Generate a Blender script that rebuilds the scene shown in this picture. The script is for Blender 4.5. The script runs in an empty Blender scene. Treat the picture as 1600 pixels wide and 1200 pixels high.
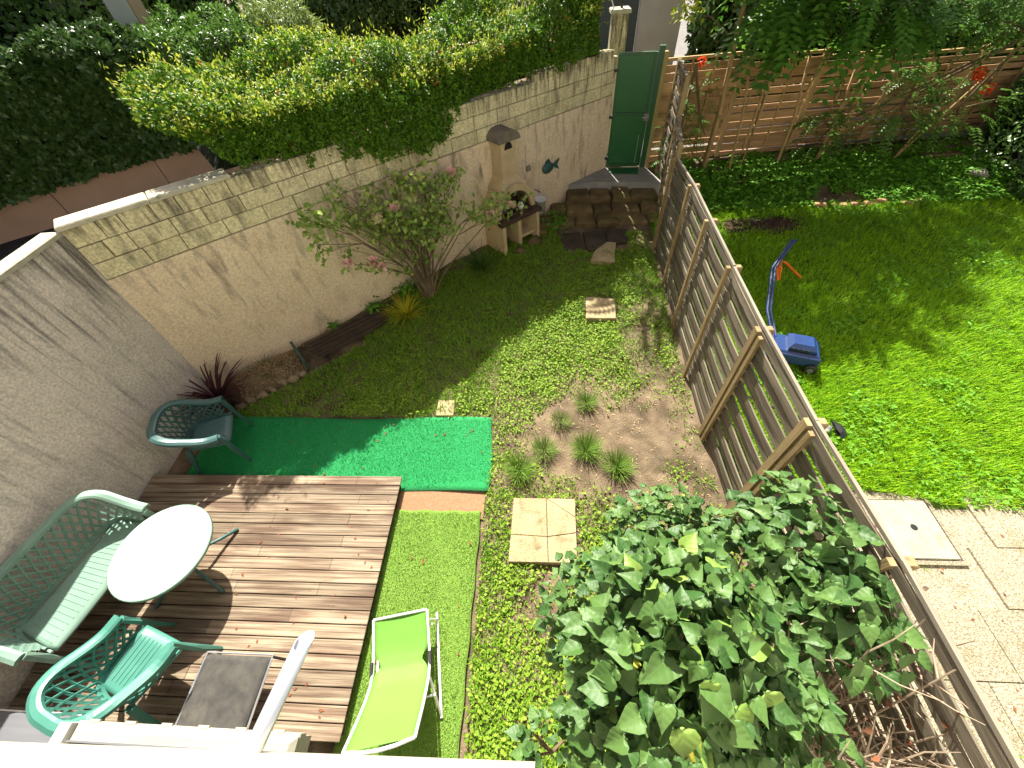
import bpy, math, random
import numpy as np
from mathutils import Matrix, Vector
rnd = random.Random(7); RG = np.random.default_rng(11)
S = bpy.context.scene; COL = S.collection
# ---------------------------------------------------------------- camera
CH = 4.5
cam = bpy.data.cameras.new('camera'); co = bpy.data.objects.new('camera', cam); COL.objects.link(co)
def unit(a): a = np.asarray(a, float); return a/np.linalg.norm(a)
_up = -unit((50, -518, -621)); _fw = np.array((39., 750., -621.)); _fw = unit(_fw-_fw.dot(_up)*_up); _rt = np.cross(_fw, _up)
RW = np.array([_rt, _fw, _up])
co.matrix_world = Matrix([[*RW[0], 0], [*RW[1], 0], [*RW[2], CH], [0, 0, 0, 1]])
cam.sensor_width = 36; cam.lens = 621/1600*36; cam.clip_start = .05; cam.clip_end = 500
S.camera = co
# ---------------------------------------------------------------- sky and sun
SUN = unit((-.2, .88, 1.0))           # towards the sun
el = math.asin(SUN[2]); az = math.atan2(SUN[0], SUN[1])
w = bpy.data.worlds.new('World'); S.world = w; w.use_nodes = True
nt = w.node_tree; bg = nt.nodes['Background']; sk = nt.nodes.new('ShaderNodeTexSky')
sk.sky_type = 'NISHITA'; sk.sun_disc = False; sk.sun_elevation = el; sk.sun_rotation = az
sk.air_density = .35; sk.dust_density = 5.0; sk.ozone_density = 0.
nt.links.new(sk.outputs[0], bg.inputs[0]); bg.inputs[1].default_value = .07
sl = bpy.data.lights.new('sun', 'SUN'); so = bpy.data.objects.new('sun', sl); COL.objects.link(so)
sl.energy = 5.0; sl.angle = math.radians(.5); sl.color = (1, .95, .84)
so.rotation_euler = Vector((-SUN[0], -SUN[1], -SUN[2])).to_track_quat('-Z', 'Y').to_euler()
S.view_settings.view_transform = 'Standard'; S.view_settings.look = 'None'
S.view_settings.exposure = 1.5; S.view_settings.gamma = 1
S.render.engine = 'CYCLES'

# ---------------------------------------------------------------- helpers
def hexc(r, g, b): return (r, g, b, 1)
def mat(name, c1, c2=None, sc=(6, 6, 6), rough=.7, bump=0., bsc=40, detail=6, c3=None, sc3=(2, 2, 2), lo3=.5, hi3=.65, island=False, trans=0., metal=0., spec=None, objvar=0., grain=None, obj=False, f3=1.0, top=None, speck=None):
    m = bpy.data.materials.new(name); m.use_nodes = True; n = m.node_tree.nodes; l = m.node_tree.links
    b = n['Principled BSDF']; b.inputs['Roughness'].default_value = rough; b.inputs['Metallic'].default_value = metal
    if spec is None and (island or rough >= .8): spec = .2 if name != 'ivy_leaf' else .45
    if spec is not None: b.inputs['Specular IOR Level'].default_value = spec
    if obj: pos = n.new('ShaderNodeTexCoord').outputs['Object']
    else: pos = n.new('ShaderNodeNewGeometry').outputs['Position']
    def noise(s, d=6, dist=0.):
        mp = n.new('ShaderNodeMapping'); l.new(pos, mp.inputs['Vector']); mp.inputs['Scale'].default_value = s
        t = n.new('ShaderNodeTexNoise'); l.new(mp.outputs[0], t.inputs['Vector']); t.inputs['Scale'].default_value = 1; t.inputs['Detail'].default_value = d
        t.inputs['Distortion'].default_value = dist
        return t.outputs['Fac']
    def mix(fac, a, bb, bt='MIX'):
        x = n.new('ShaderNodeMix'); x.data_type = 'RGBA'; x.blend_type = bt
        for i, v in ((0, fac), (6, a), (7, bb)):
            if hasattr(v, 'node'): l.new(v, x.inputs[i])
            else: x.inputs[i].default_value = v if i == 0 else hexc(*v[:3])
        return x.outputs[2]
    def ramp(f, a, bb):
        r = n.new('ShaderNodeMapRange'); l.new(f, r.inputs[0]); r.inputs[1].default_value = a; r.inputs[2].default_value = bb; return r.outputs[0]
    col = c1
    if c2:
        f = n.new('ShaderNodeNewGeometry').outputs['Random Per Island'] if island else ramp(noise(sc, detail), .3, .7)
        col = mix(f, c1, c2)
    if island:
        col = mix(ramp(noise((1.7, 1.7, 1.7), 3), .3, .7), col, tuple(v*.72 for v in c1)) if False else col
    if c3:
        f = ramp(noise(sc3, 5, .4), lo3, hi3)
        if f3 != 1.0:
            mm = n.new('ShaderNodeMath'); mm.operation = 'MULTIPLY'; l.new(f, mm.inputs[0]); mm.inputs[1].default_value = f3; f = mm.outputs[0]
        col = mix(f, col, c3)
    if top:
        z0, z1_, tc, ts = top; sp = n.new('ShaderNodeSeparateXYZ'); l.new(n.new('ShaderNodeNewGeometry').outputs['Position'], sp.inputs[0])
        h = ramp(sp.outputs[2], z0, z1_); sq = n.new('ShaderNodeMath'); sq.operation = 'POWER'; l.new(h, sq.inputs[0]); sq.inputs[1].default_value = 1.6
        ad = n.new('ShaderNodeMath'); ad.operation = 'MULTIPLY_ADD'; l.new(sq.outputs[0], ad.inputs[0]); ad.inputs[1].default_value = .30; l.new(noise(ts, 6, .3), ad.inputs[2])
        fl = n.new('ShaderNodeMath'); fl.operation = 'MULTIPLY'; l.new(ramp(ad.outputs[0], .66, .90), fl.inputs[0]); fl.inputs[1].default_value = .85
        col = mix(fl.outputs[0], col, tc)
    if speck:
        sc_, amt = speck; mr = n.new('ShaderNodeMapRange'); l.new(noise((sc_,)*3, 4), mr.inputs[0]); mr.inputs[1].default_value = .32; mr.inputs[2].default_value = .68; mr.inputs[3].default_value = 1-amt; mr.inputs[4].default_value = 1+amt*.5
        cb = n.new('ShaderNodeCombineXYZ')
        for i_ in range(3): l.new(mr.outputs[0], cb.inputs[i_])
        col = mix(1., col, cb.outputs[0], 'MULTIPLY')
    if grain:
        col = mix(ramp(noise(grain, 8), .25, .75), col, tuple(v*.45 for v in c1), 'MIX') if grain else col
    if objvar:
        oi = n.new('ShaderNodeObjectInfo'); hs = n.new('ShaderNodeHueSaturation')
        l.new(ramp(oi.outputs['Random'], 0, 1), hs.inputs['Value'])
        r = hs.inputs['Value'].links[0].from_node; r.inputs[3].default_value = 1-objvar; r.inputs[4].default_value = 1+objvar
        if hasattr(col, 'node'): l.new(col, hs.inputs['Color'])
        else: hs.inputs['Color'].default_value = hexc(*col)
        col = hs.outputs[0]
    if hasattr(col, 'node'): l.new(col, b.inputs['Base Color'])
    else: b.inputs['Base Color'].default_value = hexc(*col[:3])
    if bump:
        bp = n.new('ShaderNodeBump'); bp.inputs['Strength'].default_value = bump; bp.inputs['Distance'].default_value = .02
        l.new(noise((bsc,)*3 if not isinstance(bsc, tuple) else bsc, 5), bp.inputs['Height']); l.new(bp.outputs[0], b.inputs['Normal'])
    if trans:
        tr = n.new('ShaderNodeBsdfTranslucent'); ms = n.new('ShaderNodeMixShader'); ms.inputs[0].default_value = trans
        if hasattr(col, 'node'):
            l.new(mix(.5, col, (.5, .6, .05), 'OVERLAY') if False else col, tr.inputs['Color'])
        else: tr.inputs['Color'].default_value = hexc(*col[:3])
        out = n['Material Output']; l.new(b.outputs[0], ms.inputs[1]); l.new(tr.outputs[0], ms.inputs[2]); l.new(ms.outputs[0], out.inputs['Surface'])
    return m

class M:
    def __init__(s): s.v = []; s.f = []; s.n = 0
    def add(s, V, F):
        V = np.asarray(V, float).reshape(-1, 3); s.v.append(V); s.f += [tuple(int(i)+s.n for i in q) for q in F]; s.n += len(V); return s
    def box(s, c, d, R=None, ch=0., taper=1.):
        x, y, z = np.array(d)/2
        if ch: lv = [(-z, 0, 1), (z-ch, 0, 1), (z, ch, 1)]
        else: lv = [(-z, 0, 1), (z, 0, taper)]
        V = []; F = []
        for zz, i, t in lv: V += [(-x*t+i, -y*t+i, zz), (x*t-i, -y*t+i, zz), (x*t-i, y*t-i, zz), (-x*t+i, y*t-i, zz)]
        k = len(lv); F = [(3, 2, 1, 0), tuple(range(4*k-4, 4*k))]
        for a in range(k-1):
            for i in range(4): j = (i+1) % 4; F.append((4*a+i, 4*a+j, 4*a+4+j, 4*a+4+i))
        V = np.array(V)
        if R is not None: V = V@np.array(R).T
        return s.add(V+np.array(c), F)
    def tube(s, P, r, n=6, cap=True, flat=1., upv=(0, 0, 1)):
        P = np.asarray(P, float); k = len(P); r = np.broadcast_to(np.asarray(r, float), (k,))
        T = np.gradient(P, axis=0); T /= np.linalg.norm(T, axis=1)[:, None]+1e-12
        U = np.array(upv, float); V = []
        for i in range(k):
            a = np.cross(T[i], U)
            if np.linalg.norm(a) < .05: a = np.cross(T[i], (1, .3, 0))
            a = unit(a); b = np.cross(a, T[i])
            for j in range(n):
                q = 2*math.pi*(j+.5)/n; V.append(P[i]+r[i]*(a*math.cos(q)+b*flat*math.sin(q)))
        F = []
        for i in range(k-1):
            for j in range(n): jj = (j+1) % n; F.append((i*n+j, i*n+jj, i*n+n+jj, i*n+n+j))
        if cap: F += [tuple(range(n))[::-1], tuple(range((k-1)*n, k*n))]
        return s.add(V, F)
    def bar(s, a, b, wd, th, up=(0, 0, 1)):
        a = np.array(a, float); b = np.array(b, float); t = unit(b-a); sd = unit(np.cross(t, up)); u = np.cross(sd, t)
        L = np.linalg.norm(b-a); return s.box((a+b)/2, (L, wd, th), np.array([t, sd, u]).T)
    def lathe(s, pr, n=20, c=(0, 0, 0), a0=0, a1=2*math.pi):
        full = abs(a1-a0-2*math.pi) < 1e-6; V = []; F = []; k = len(pr); m = n if full else n+1
        for i in range(m):
            a = a0+(a1-a0)*i/n
            for r, z in pr: V.append((c[0]+r*math.cos(a), c[1]+r*math.sin(a), c[2]+z))
        for i in range(n):
            ii = (i+1) % m
            for j in range(k-1): F.append((i*k+j, ii*k+j, ii*k+j+1, i*k+j+1))
        return s.add(V, F)
    def grid(s, fn, nu, nv, wrap=False):
        V = [fn(i/nu, j/nv) for i in range(nu+1) for j in range(nv+1)]
        F = [(i*(nv+1)+j, (i+1)*(nv+1)+j, (i+1)*(nv+1)+j+1, i*(nv+1)+j+1) for i in range(nu) for j in range(nv)]
        return s.add(V, F)
    def slab(s, fn, nu, nv, th):
        A = np.array([fn(i/nu, j/nv) for i in range(nu+1) for j in range(nv+1)]); B = A.copy(); B[:, 2] -= th; k = nv+1; N = len(A); F = []
        for i in range(nu):
            for j in range(nv):
                q = (i*k+j, (i+1)*k+j, (i+1)*k+j+1, i*k+j+1); F += [q, tuple(N+x for x in q[::-1])]
        e = [i*k for i in range(nu+1)]+[nu*k+j for j in range(1, nv+1)]+[i*k+nv for i in range(nu-1, -1, -1)]+[j for j in range(nv-1, 0, -1)]
        for a in range(len(e)): b = (a+1) % len(e); F.append((e[b], e[a], N+e[a], N+e[b]))
        return s.add(np.vstack([A, B]), F)
    def prism(s, poly, z0, z1, ch=0.):
        n = len(poly); P = np.array(poly, float); c = P.mean(0)
        lv = [(z0, 1), (z1-ch, 1), (z1, 1)] if ch else [(z0, 1), (z1, 1)]
        V = []
        for i, (z, _) in enumerate(lv):
            Q = P if not (ch and i == 2) else c+(P-c)*(1-ch*1.6/np.linalg.norm(P-c, axis=1))[:, None]
            V += [(x, y, z) for x, y in Q]
        F = [tuple(range(n))[::-1], tuple(range((len(lv)-1)*n, len(lv)*n))]
        for a in range(len(lv)-1):
            for i in range(n): j = (i+1) % n; F.append((a*n+i, a*n+j, a*n+n+j, a*n+n+i))
        return s.add(V, F)
    def ball(s, c, r, n=8, m=5, sq=(1, 1, 1)):
        V = [np.array(c)+np.array((0, 0, r*sq[2]))]; F = []
        for i in range(1, m):
            for j in range(n):
                a = math.pi*i/m; b = 2*math.pi*j/n; V.append(np.array(c)+r*np.array((math.sin(a)*math.cos(b)*sq[0], math.sin(a)*math.sin(b)*sq[1], math.cos(a)*sq[2])))
        V.append(np.array(c)-np.array((0, 0, r*sq[2]))); e = len(V)-1
        for j in range(n): F.append((0, 1+j, 1+(j+1) % n)); F.append((e, e-n+(j+1) % n, e-n+j))
        for i in range(m-2):
            for j in range(n): a = 1+i*n; F.append((a+j, a+n+j, a+n+(j+1) % n, a+(j+1) % n))
        return s.add(V, F)
    def mesh(s, name, m, off=(0, 0, 0), smooth=False):
        me = bpy.data.meshes.new(name); V = np.vstack(s.v)-np.array(off)
        me.from_pydata(V.tolist(), [], s.f); me.materials.append(m)
        if smooth: me.polygons.foreach_set('use_smooth', [True]*len(me.polygons))
        me.update(); return me

def link(name, me, parent=None, loc=None):
    o = bpy.data.objects.new(name, me); COL.objects.link(o)
    if parent is not None: o.parent = parent
    if loc is not None: o.location = loc
    return o
def absloc(p):
    t = np.zeros(3)
    while p is not None: t += np.array(p.location); p = p.parent
    return t
def part(name, b, m, parent, smooth=False, local=False, label=None):
    off = (0, 0, 0) if local else absloc(parent)
    o = link(name, b.mesh(name, m, off, smooth), parent)
    if label: o['label'] = label
    return o
def tag(o, label, cat, group=None):
    o['label'] = label; o['category'] = cat
    if group: o['group'] = group
    return o
def thing(name, label, cat, loc=(0, 0, 0), rz=0, group=None):
    o = link(name, None, None, loc); o.rotation_euler = (0, 0, rz); o.empty_display_size = .1; return tag(o, label, cat, group)
def single(name, b, m, label, cat, loc, smooth=False, group=None):
    return tag(link(name, b.mesh(name, m, loc, smooth), None, loc), label, cat, group)
def struct(name, b, m, smooth=False): o = link(name, b.mesh(name, m, (0, 0, 0), smooth)); o['kind'] = 'structure'; return o
def npmesh(name, V, F, m, UV=None):
    me = bpy.data.meshes.new(name); V = np.ascontiguousarray(V, np.float32); F = np.ascontiguousarray(F, np.int32); k = F.shape[1]
    me.vertices.add(len(V)); me.vertices.foreach_set('co', V.ravel()); me.loops.add(F.size); me.loops.foreach_set('vertex_index', F.ravel())
    me.polygons.add(len(F)); me.polygons.foreach_set('loop_start', np.arange(0, F.size, k, dtype=np.int32)); me.polygons.foreach_set('loop_total', np.full(len(F), k, np.int32))
    if UV is not None:
        u = me.uv_layers.new(name='UVMap'); u.data.foreach_set('uv', UV[F.ravel()].astype(np.float32).ravel())
    me.materials.append(m); me.update(calc_edges=True); me.validate(); return me
def nrm(A): return A/(np.linalg.norm(A, axis=1)[:, None]+1e-9)
def leafgeo(P, D, U, L, W, fold=.25):
    n = len(P); D = nrm(D); Sd = nrm(np.cross(D, U)); Un = np.cross(Sd, D)
    L = np.broadcast_to(L, (n,))[:, None]; W = np.broadcast_to(W, (n,))[:, None]
    V = np.stack([P, P+D*L*.45+Sd*W/2+Un*W*fold, P+D*L, P+D*L*.45-Sd*W/2+Un*W*fold], 1).reshape(-1, 3)
    b = np.arange(n)[:, None]*4; F = np.concatenate([b+[0, 1, 2], b+[0, 2, 3]], 1).reshape(-1, 3); return V, F
def leafmesh(name, P, D, U, L, W, m, parent, fold=.25, stuff=False):
    V, F = leafgeo(P, D, U, L, W, fold); o = link(name, npmesh(name, V-absloc(parent), F, m), parent)
    if stuff: o['kind'] = 'stuff'
    return o
def nz(P, f=1., seed=0):
    r = np.random.default_rng(seed); t = np.zeros(len(P)); P = np.asarray(P, float)
    if P.shape[1] == 2: P = np.c_[P, np.zeros(len(P))]
    for k in range(5):
        q = r.normal(size=(3, 3)); q /= np.linalg.norm(q, axis=1)[:, None]; ff = f*1.6**k
        t += .75**k*np.sin(P@q[0]*ff*2+r.uniform(0, 6))*np.sin(P@q[1]*ff*1.7+r.uniform(0, 6))
    return t
def rdir(n): return nrm(RG.normal(size=(n, 3)))
def sstep(x, a, b): t = np.clip((np.asarray(x, float)-a)/(b-a), 0, 1); return t*t*(3-2*t)
def gz(x, y):
    x = np.asarray(x, float); y = np.asarray(y, float)
    return .2*sstep(y, 3.6, 7.5)+np.where(x > 2.6, .28*sstep(y, 8.1, 9.2), 0)*1.0

# wall frame: C corner, d along the long wall, n towards the garden
C = np.array((-5.03, 3.69)); d = np.array((.746, .666)); nn = np.array((.666, -.746)); dl = np.array((.045, -.999)); nl = np.array((.999, .045))
RWALL = np.array([[d[0], -nn[0], 0], [d[1], -nn[1], 0], [0, 0, 1]])   # x along wall, y away from garden
def wp(t, q, z): p = C+d*t+nn*q; return np.array((p[0], p[1], z))
def WPA(A): A = np.asarray(A); return np.c_[C[0]+d[0]*A[:, 0]+nn[0]*A[:, 1], C[1]+d[1]*A[:, 0]+nn[1]*A[:, 1], A[:, 2]]
def lp(t, q, z): p = C+dl*t+nl*q; return np.array((p[0], p[1], z))

# ---------------------------------------------------------------- materials
m_soil = mat('soil', (.10, .072, .044), (.22, .165, .105), (5, 5, 5), .95, .9, 60, c3=(.07, .052, .031), sc3=(1.9, 1.9, 1.9), lo3=.48, hi3=.66)
m_lawn = mat('lawn_soil', (.05, .10, .012), (.09, .15, .02), (4, 4, 4), .95, .6, 50)
m_asph = mat('asphalt', (.05, .047, .044), (.09, .085, .08), (9, 9, 9), .9, .4, 90)
m_render = mat('render', (.86, .70, .515), (.78, .62, .44), (3, 3, 3), .9, .35, 120, c3=(.2, .16, .13), sc3=(4.5, 4.5, 1.6), lo3=.56, hi3=.8, f3=.7, top=(-.6, 3.2, (.20, .15, .11), (9, 9, 1.9)), speck=(38, .22))
m_left = mat('grey_render', (.82, .72, .635), (.73, .64, .56), (4, 4, 4), .9, .4, 110, c3=(.13, .115, .11), sc3=(11, 11, 1.3), lo3=.54, hi3=.8, f3=.6, top=(.7, 2.75, (.055, .045, .04), (14, 14, 1.2)), speck=(42, .26))
m_block = mat('block', (.80, .72, .46), (.62, .55, .34), (7, 7, 7), .92, .45, 60, c3=(.10, .09, .07), sc3=(6, 6, 1.6), lo3=.55, hi3=.8, f3=.8, objvar=.1, top=(1.9, 2.7, (.07, .06, .04), (20, 20, 2.)), speck=(34, .3))
m_mortar = mat('mortar', (.16, .14, .11), (.28, .25, .19), (14, 14, 14), .95, .3, 80)
m_coping = mat('coping', (.52, .49, .38), (.40, .375, .28), (8, 8, 8), .9, .3, 70, c3=(.2, .19, .15), sc3=(7, 7, 7), lo3=.6, hi3=.75)
m_wood = mat('deck_wood', (.125, .087, .058), (.335, .265, .185), (1.3, 34, 34), .8, .3, (3, 90, 90), c3=(.085, .045, .03), sc3=(1.1, 7, 7), lo3=.46, hi3=.62, f3=.65, objvar=.24)
m_joist = mat('joist', (.06, .04, .03), (.03, .02, .015), (5, 5, 5), .9)
m_slat = mat('fence_slat', (.205, .175, .128), (.105, .086, .062), (30, 1.5, 30), .85, .25, (90, 4, 90), c3=(.12, .09, .065), sc3=(4, 1, 7), lo3=.55, hi3=.75, f3=.7, objvar=.18)
m_rail = mat('top_rail', (.28, .25, .195), (.18, .155, .118), (30, 2, 30), .85)
m_post = mat('fence_post', (.34, .25, .13), (.21, .15, .075), (25, 25, 2), .85, .25, (90, 90, 6), objvar=.12)
m_bboard = mat('board_brown', (.50, .30, .155), (.33, .19, .095), (2, 25, 25), .8, .25, (4, 90, 90), c3=(.10, .06, .035), sc3=(1.5, 5, 5), lo3=.55, hi3=.75, objvar=.2)
m_bpole = mat('pole_tan', (.48, .33, .16), (.34, .22, .10), (20, 20, 2), .8, .2, 60)
m_turf = mat('turf_vivid', (.004, .22, .045), (.006, .29, .07), (60, 60, 60), .75, .9, 260, objvar=0, c3=(.012, .40, .12), sc3=(130, 130, 130), lo3=.5, hi3=.6)
m_turf2 = mat('turf_light', (.14, .28, .03), (.22, .38, .06), (90, 90, 90), .8, 1., 240, c3=(.30, .42, .12), sc3=(160, 160, 160), lo3=.55, hi3=.68)
m_jute = mat('jute', (.34, .20, .115), (.25, .145, .08), (40, 40, 40), .95, .7, 150)
m_slab = mat('stone_slab', (.42, .34, .19), (.33, .26, .145), (5, 5, 5), .9, .45, 70, c3=(.2, .155, .085), sc3=(7, 7, 7), lo3=.55, hi3=.75, objvar=.06, speck=(60, .3))
m_darkslab = mat('dark_slab', (.085, .062, .045), (.05, .04, .03), (6, 6, 6), .9, .4, 50)
m_step = mat('step_stone', (.20, .14, .065), (.10, .07, .036), (5, 5, 9), .9, .6, 30, c3=(.10, .10, .03), sc3=(4, 4, 4), lo3=.52, hi3=.68, objvar=.25)
m_land = mat('landing', (.33, .32, .31), (.26, .25, .24), (6, 6, 6), .9, .2, 70)
m_paver = mat('paver', (.40, .36, .265), (.24, .21, .145), (70, 70, 70), .95, .8, 90, objvar=.1, c3=(.22, .18, .10), sc3=(3, 3, 3), lo3=.52, hi3=.72, f3=.6, speck=(55, .45))
m_cover = mat('manhole', (.36, .335, .27), (.28, .26, .205), (5, 5, 5), .9, .35, 60, c3=(.22, .2, .14), sc3=(4, 4, 4), lo3=.56, hi3=.75, f3=.7, speck=(60, .25))
m_cream = mat('cream_ledge', (.42, .40, .32), (.37, .35, .275), (6, 6, 6), .85, .15, 90)
m_white = mat('white_paint', (.62, .62, .6), rough=.35)
m_alu = mat('cream_alu', (.36, .345, .27), (.31, .295, .23), (3, 30, 30), .5)
m_steel = mat('steel', (.72, .75, .78), (.6, .63, .66), (5, 5, 40), .28, metal=.75)
m_teal = mat('teal_plastic', (.045, .175, .135), (.058, .205, .16), (3, 3, 3), .42, c3=(.09, .24, .19), sc3=(9, 9, 9), lo3=.55, hi3=.8, f3=.6)
m_tealp = mat('pale_green_plastic', (.16, .265, .21), (.195, .31, .245), (3, 3, 3), .45, c3=(.13, .22, .17), sc3=(7, 7, 7), lo3=.55, hi3=.8)
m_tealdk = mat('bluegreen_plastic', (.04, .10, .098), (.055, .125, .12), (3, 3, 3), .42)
m_tabw = mat('table_white', (.74, .73, .67), (.70, .69, .63), (9, 9, 9), .45, c3=(.62, .60, .52), sc3=(22, 22, 22), lo3=.66, hi3=.8, f3=.6)
m_char = mat('charcoal_cloth', (.045, .043, .04), (.085, .08, .07), (9, 9, 9), .9, .4, 160, c3=(.13, .115, .09), sc3=(5, 5, 5), lo3=.55, hi3=.75, f3=.6)
m_black = mat('black', (.012, .012, .013), rough=.5)
m_lime = mat('lime_cloth', (.175, .42, .055), (.155, .375, .047), (3, 3, 3), .7, .12, 300, trans=.25)
m_grey = mat('grey_plastic', (.12, .125, .14), (.15, .155, .17), (2, 30, 30), .6)
m_gate = mat('gate_green', (.010, .10, .03), (.012, .12, .036), (3, 3, 3), .38)
m_gatef = mat('gate_frame', (.012, .085, .03), rough=.4)
m_bbq = mat('bbq_stone', (.60, .47, .29), (.50, .38, .23), (5, 5, 5), .9, .3, 80)
m_soot = mat('soot', (.045, .028, .022), (.10, .06, .045), (7, 7, 7), .95, .4, 40)
m_roof = mat('cap_stone', (.22, .19, .15), (.14, .12, .095), (8, 8, 8), .95, .4, 50)
m_bucket = mat('bucket', (.78, .79, .8), rough=.4)
m_fish = mat('fish', (.02, .075, .08), (.035, .10, .10), (12, 12, 12), .5)
m_blue = mat('mower_blue', (.006, .03, .12), (.008, .04, .16), (5, 5, 5), .4)
m_navy = mat('mower_navy', (.008, .03, .13), rough=.5)
m_orange = mat('orange_cord', (.75, .16, .015), rough=.5)
m_bark = mat('bark', (.20, .14, .08), (.11, .075, .045), (12, 12, 4), .95, .5, 40)
m_twig = mat('twig', (.19, .14, .085), (.12, .085, .055), (9, 9, 9), .9)
m_dead = mat('dead_twig', (.38, .30, .215), (.24, .18, .125), (9, 9, 9), .9)
m_deadleaf = mat('dead_leaf', (.22, .075, .035), (.13, .055, .03), island=True, rough=.9)
m_chip = mat('wood_chip', (.48, .35, .19), (.24, .15, .08), island=True, rough=.95)
m_core = mat('blocking_core', (.006, .011, .003), (.010, .016, .004), (8, 8, 8), 1.)  # near-black filler for solid cores added inside foliage to block light
m_hedge = mat('hedge_leaf', (.05, .14, .010), (.14, .27, .018), island=True, rough=.45, trans=.3)
m_hedgey = mat('hedge_young', (.23, .36, .025), (.42, .43, .06), island=True, rough=.5, trans=.4)
m_hedger = mat('hedge_red', (.30, .06, .02), (.22, .08, .03), island=True, rough=.5, trans=.3)
m_ivy = mat('ivy_leaf', (.045, .105, .02), (.095, .175, .038), island=True, rough=.27, trans=.15)
m_mid = mat('mid_leaf', (.07, .16, .022), (.13, .25, .04), island=True, rough=.4, trans=.3)
m_pale = mat('pale_leaf', (.17, .26, .06), (.27, .34, .10), island=True, rough=.45, trans=.3)
m_tree = mat('tree_leaf', (.06, .17, .018), (.13, .28, .035), island=True, rough=.4, trans=.35)
m_rose = mat('rose_leaf', (.14, .26, .04), (.42, .52, .14), island=True, rough=.3, trans=.25)
m_rosey = mat('rose_yellow', (.45, .42, .04), (.36, .40, .06), island=True, rough=.5, trans=.3)
m_pink = mat('rose_pink', (.92, .52, .50), (.95, .74, .70), island=True, rough=.6, trans=.3)
m_red = mat('trumpet_red', (.72, .055, .015), (.8, .13, .02), island=True, rough=.5, trans=.2)
m_clover = mat('clover', (.13, .25, .018), (.27, .38, .035), island=True, rough=.65, spec=.25, trans=.3)
m_weed = mat('weed_blade', (.10, .27, .014), (.28, .43, .04), island=True, rough=.55, trans=.3)
m_grass = mat('lawn_blade', (.16, .40, .008), (.36, .56, .014), island=True, rough=.5, trans=.4)
m_lowleaf = mat('low_leaf', (.08, .25, .012), (.17, .37, .03), island=True, rough=.65, spec=.25, trans=.3)
m_tuft = mat('tuft_blade', (.11, .22, .03), (.19, .30, .05), island=True, rough=.5, trans=.3)
m_yuc = mat('dark_blade', (.035, .10, .02), (.07, .15, .03), island=True, rough=.4, trans=.2)
m_ytuft = mat('yellow_blade', (.58, .52, .03), (.42, .44, .03), island=True, rough=.5, trans=.3)
m_cord = mat('purple_blade', (.045, .012, .02), (.085, .025, .03), island=True, rough=.35, trans=.1)
m_stone = mat('grey_rock', (.30, .27, .23), (.2, .18, .15), (6, 6, 6), .95, .5, 30)
m_pot = mat('planter_teal', (.03, .085, .07), (.04, .10, .085), (5, 5, 5), .6)
m_trough = mat('trough_rim', (.33, .25, .16), (.2, .145, .09), (15, 15, 15), .95, .8, 40)
m_street = mat('street_surface', (.14, .135, .125), (.19, .18, .17), (5, 5, 5), .9)
m_dug = mat('dug_soil', (.035, .02, .014), (.07, .04, .026), (12, 12, 12), .95, .9, 40)
m_facade = mat('facade', (.50, .47, .41), (.45, .42, .365), (2, 2, 2), .9, .2, 80)
m_house = mat('white_house', (.62, .60, .57), (.55, .53, .5), (3, 3, 3), .9)
m_door = mat('teal_door', (.01, .05, .07), rough=.4)

# ---------------------------------------------------------------- ground
def axis(a, b, st, lo, hi): return np.unique(np.round(np.r_[np.linspace(lo, a, 12), np.arange(a, b, st), np.linspace(b, hi, 12)], 3))
xs = axis(-5.6, 11, .1, -60, 60); ys = axis(-1, 11.5, .1, -30, 70)
X, Y = np.meshgrid(xs, ys, indexing='ij'); P2 = np.c_[X.ravel(), Y.ravel()]
perp = (P2-C)@nn; Z = gz(P2[:, 0], P2[:, 1])+.018*nz(P2, 2.2, 3)+.008*nz(P2, 8, 4)
rise = np.where(perp < -.1, .62, 0)*sstep(-perp, .05, .25)
Z = np.maximum(Z, rise)
Z = np.where((P2[:, 0] < -1.5) & (perp > .6) & (P2[:, 1] < 3.3), np.minimum(Z, .0)-.03, Z)
Z = np.where((P2[:, 0] < -.6) & (P2[:, 1] < 3.2) & (perp > .3), np.minimum(Z, -.012), Z)
Z = np.where((P2[:, 1] > 9.7), np.maximum(Z, .6), Z)
Z -= .10*np.exp(-(((P2[:, 0]-4.35)/.75)**2+((P2[:, 1]-7.5)/.28)**2))
nx, ny = len(xs), len(ys); I = np.arange(nx*ny).reshape(nx, ny)
F = np.stack([I[:-1, :-1], I[1:, :-1], I[1:, 1:], I[:-1, 1:]], -1).reshape(-1, 4)
o = link('ground', npmesh('ground', np.c_[P2, Z], F, m_soil)); o['kind'] = 'structure'; o.data.polygons.foreach_set('use_smooth', [True]*len(F))
def zat(p):
    p = np.asarray(p, float).reshape(-1, 2); return gz(p[:, 0], p[:, 1])+.018*nz(p, 2.2, 3)+.008*nz(p, 8, 4)
def z1(x, y): return float(zat([(x, y)])[0])
# alley surface beyond the walls
b = M(); b.add([wp(-14, -.3, .69), wp(9.2, -.3, .69), wp(9.2, -6.6, .69), wp(-14, -6.6, .69)], [(3, 2, 1, 0)]); struct('alley', b, m_asph)
b = M(); b.add([(2.45, 9.9, .69), (30, 10.9, .69), (30, 30, .69), (2.45, 30, .69), (-1, 14, .69), (1.4, 9.9, .69)], [(0, 1, 2, 3, 4, 5)]); struct('street', b, m_street)

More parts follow.
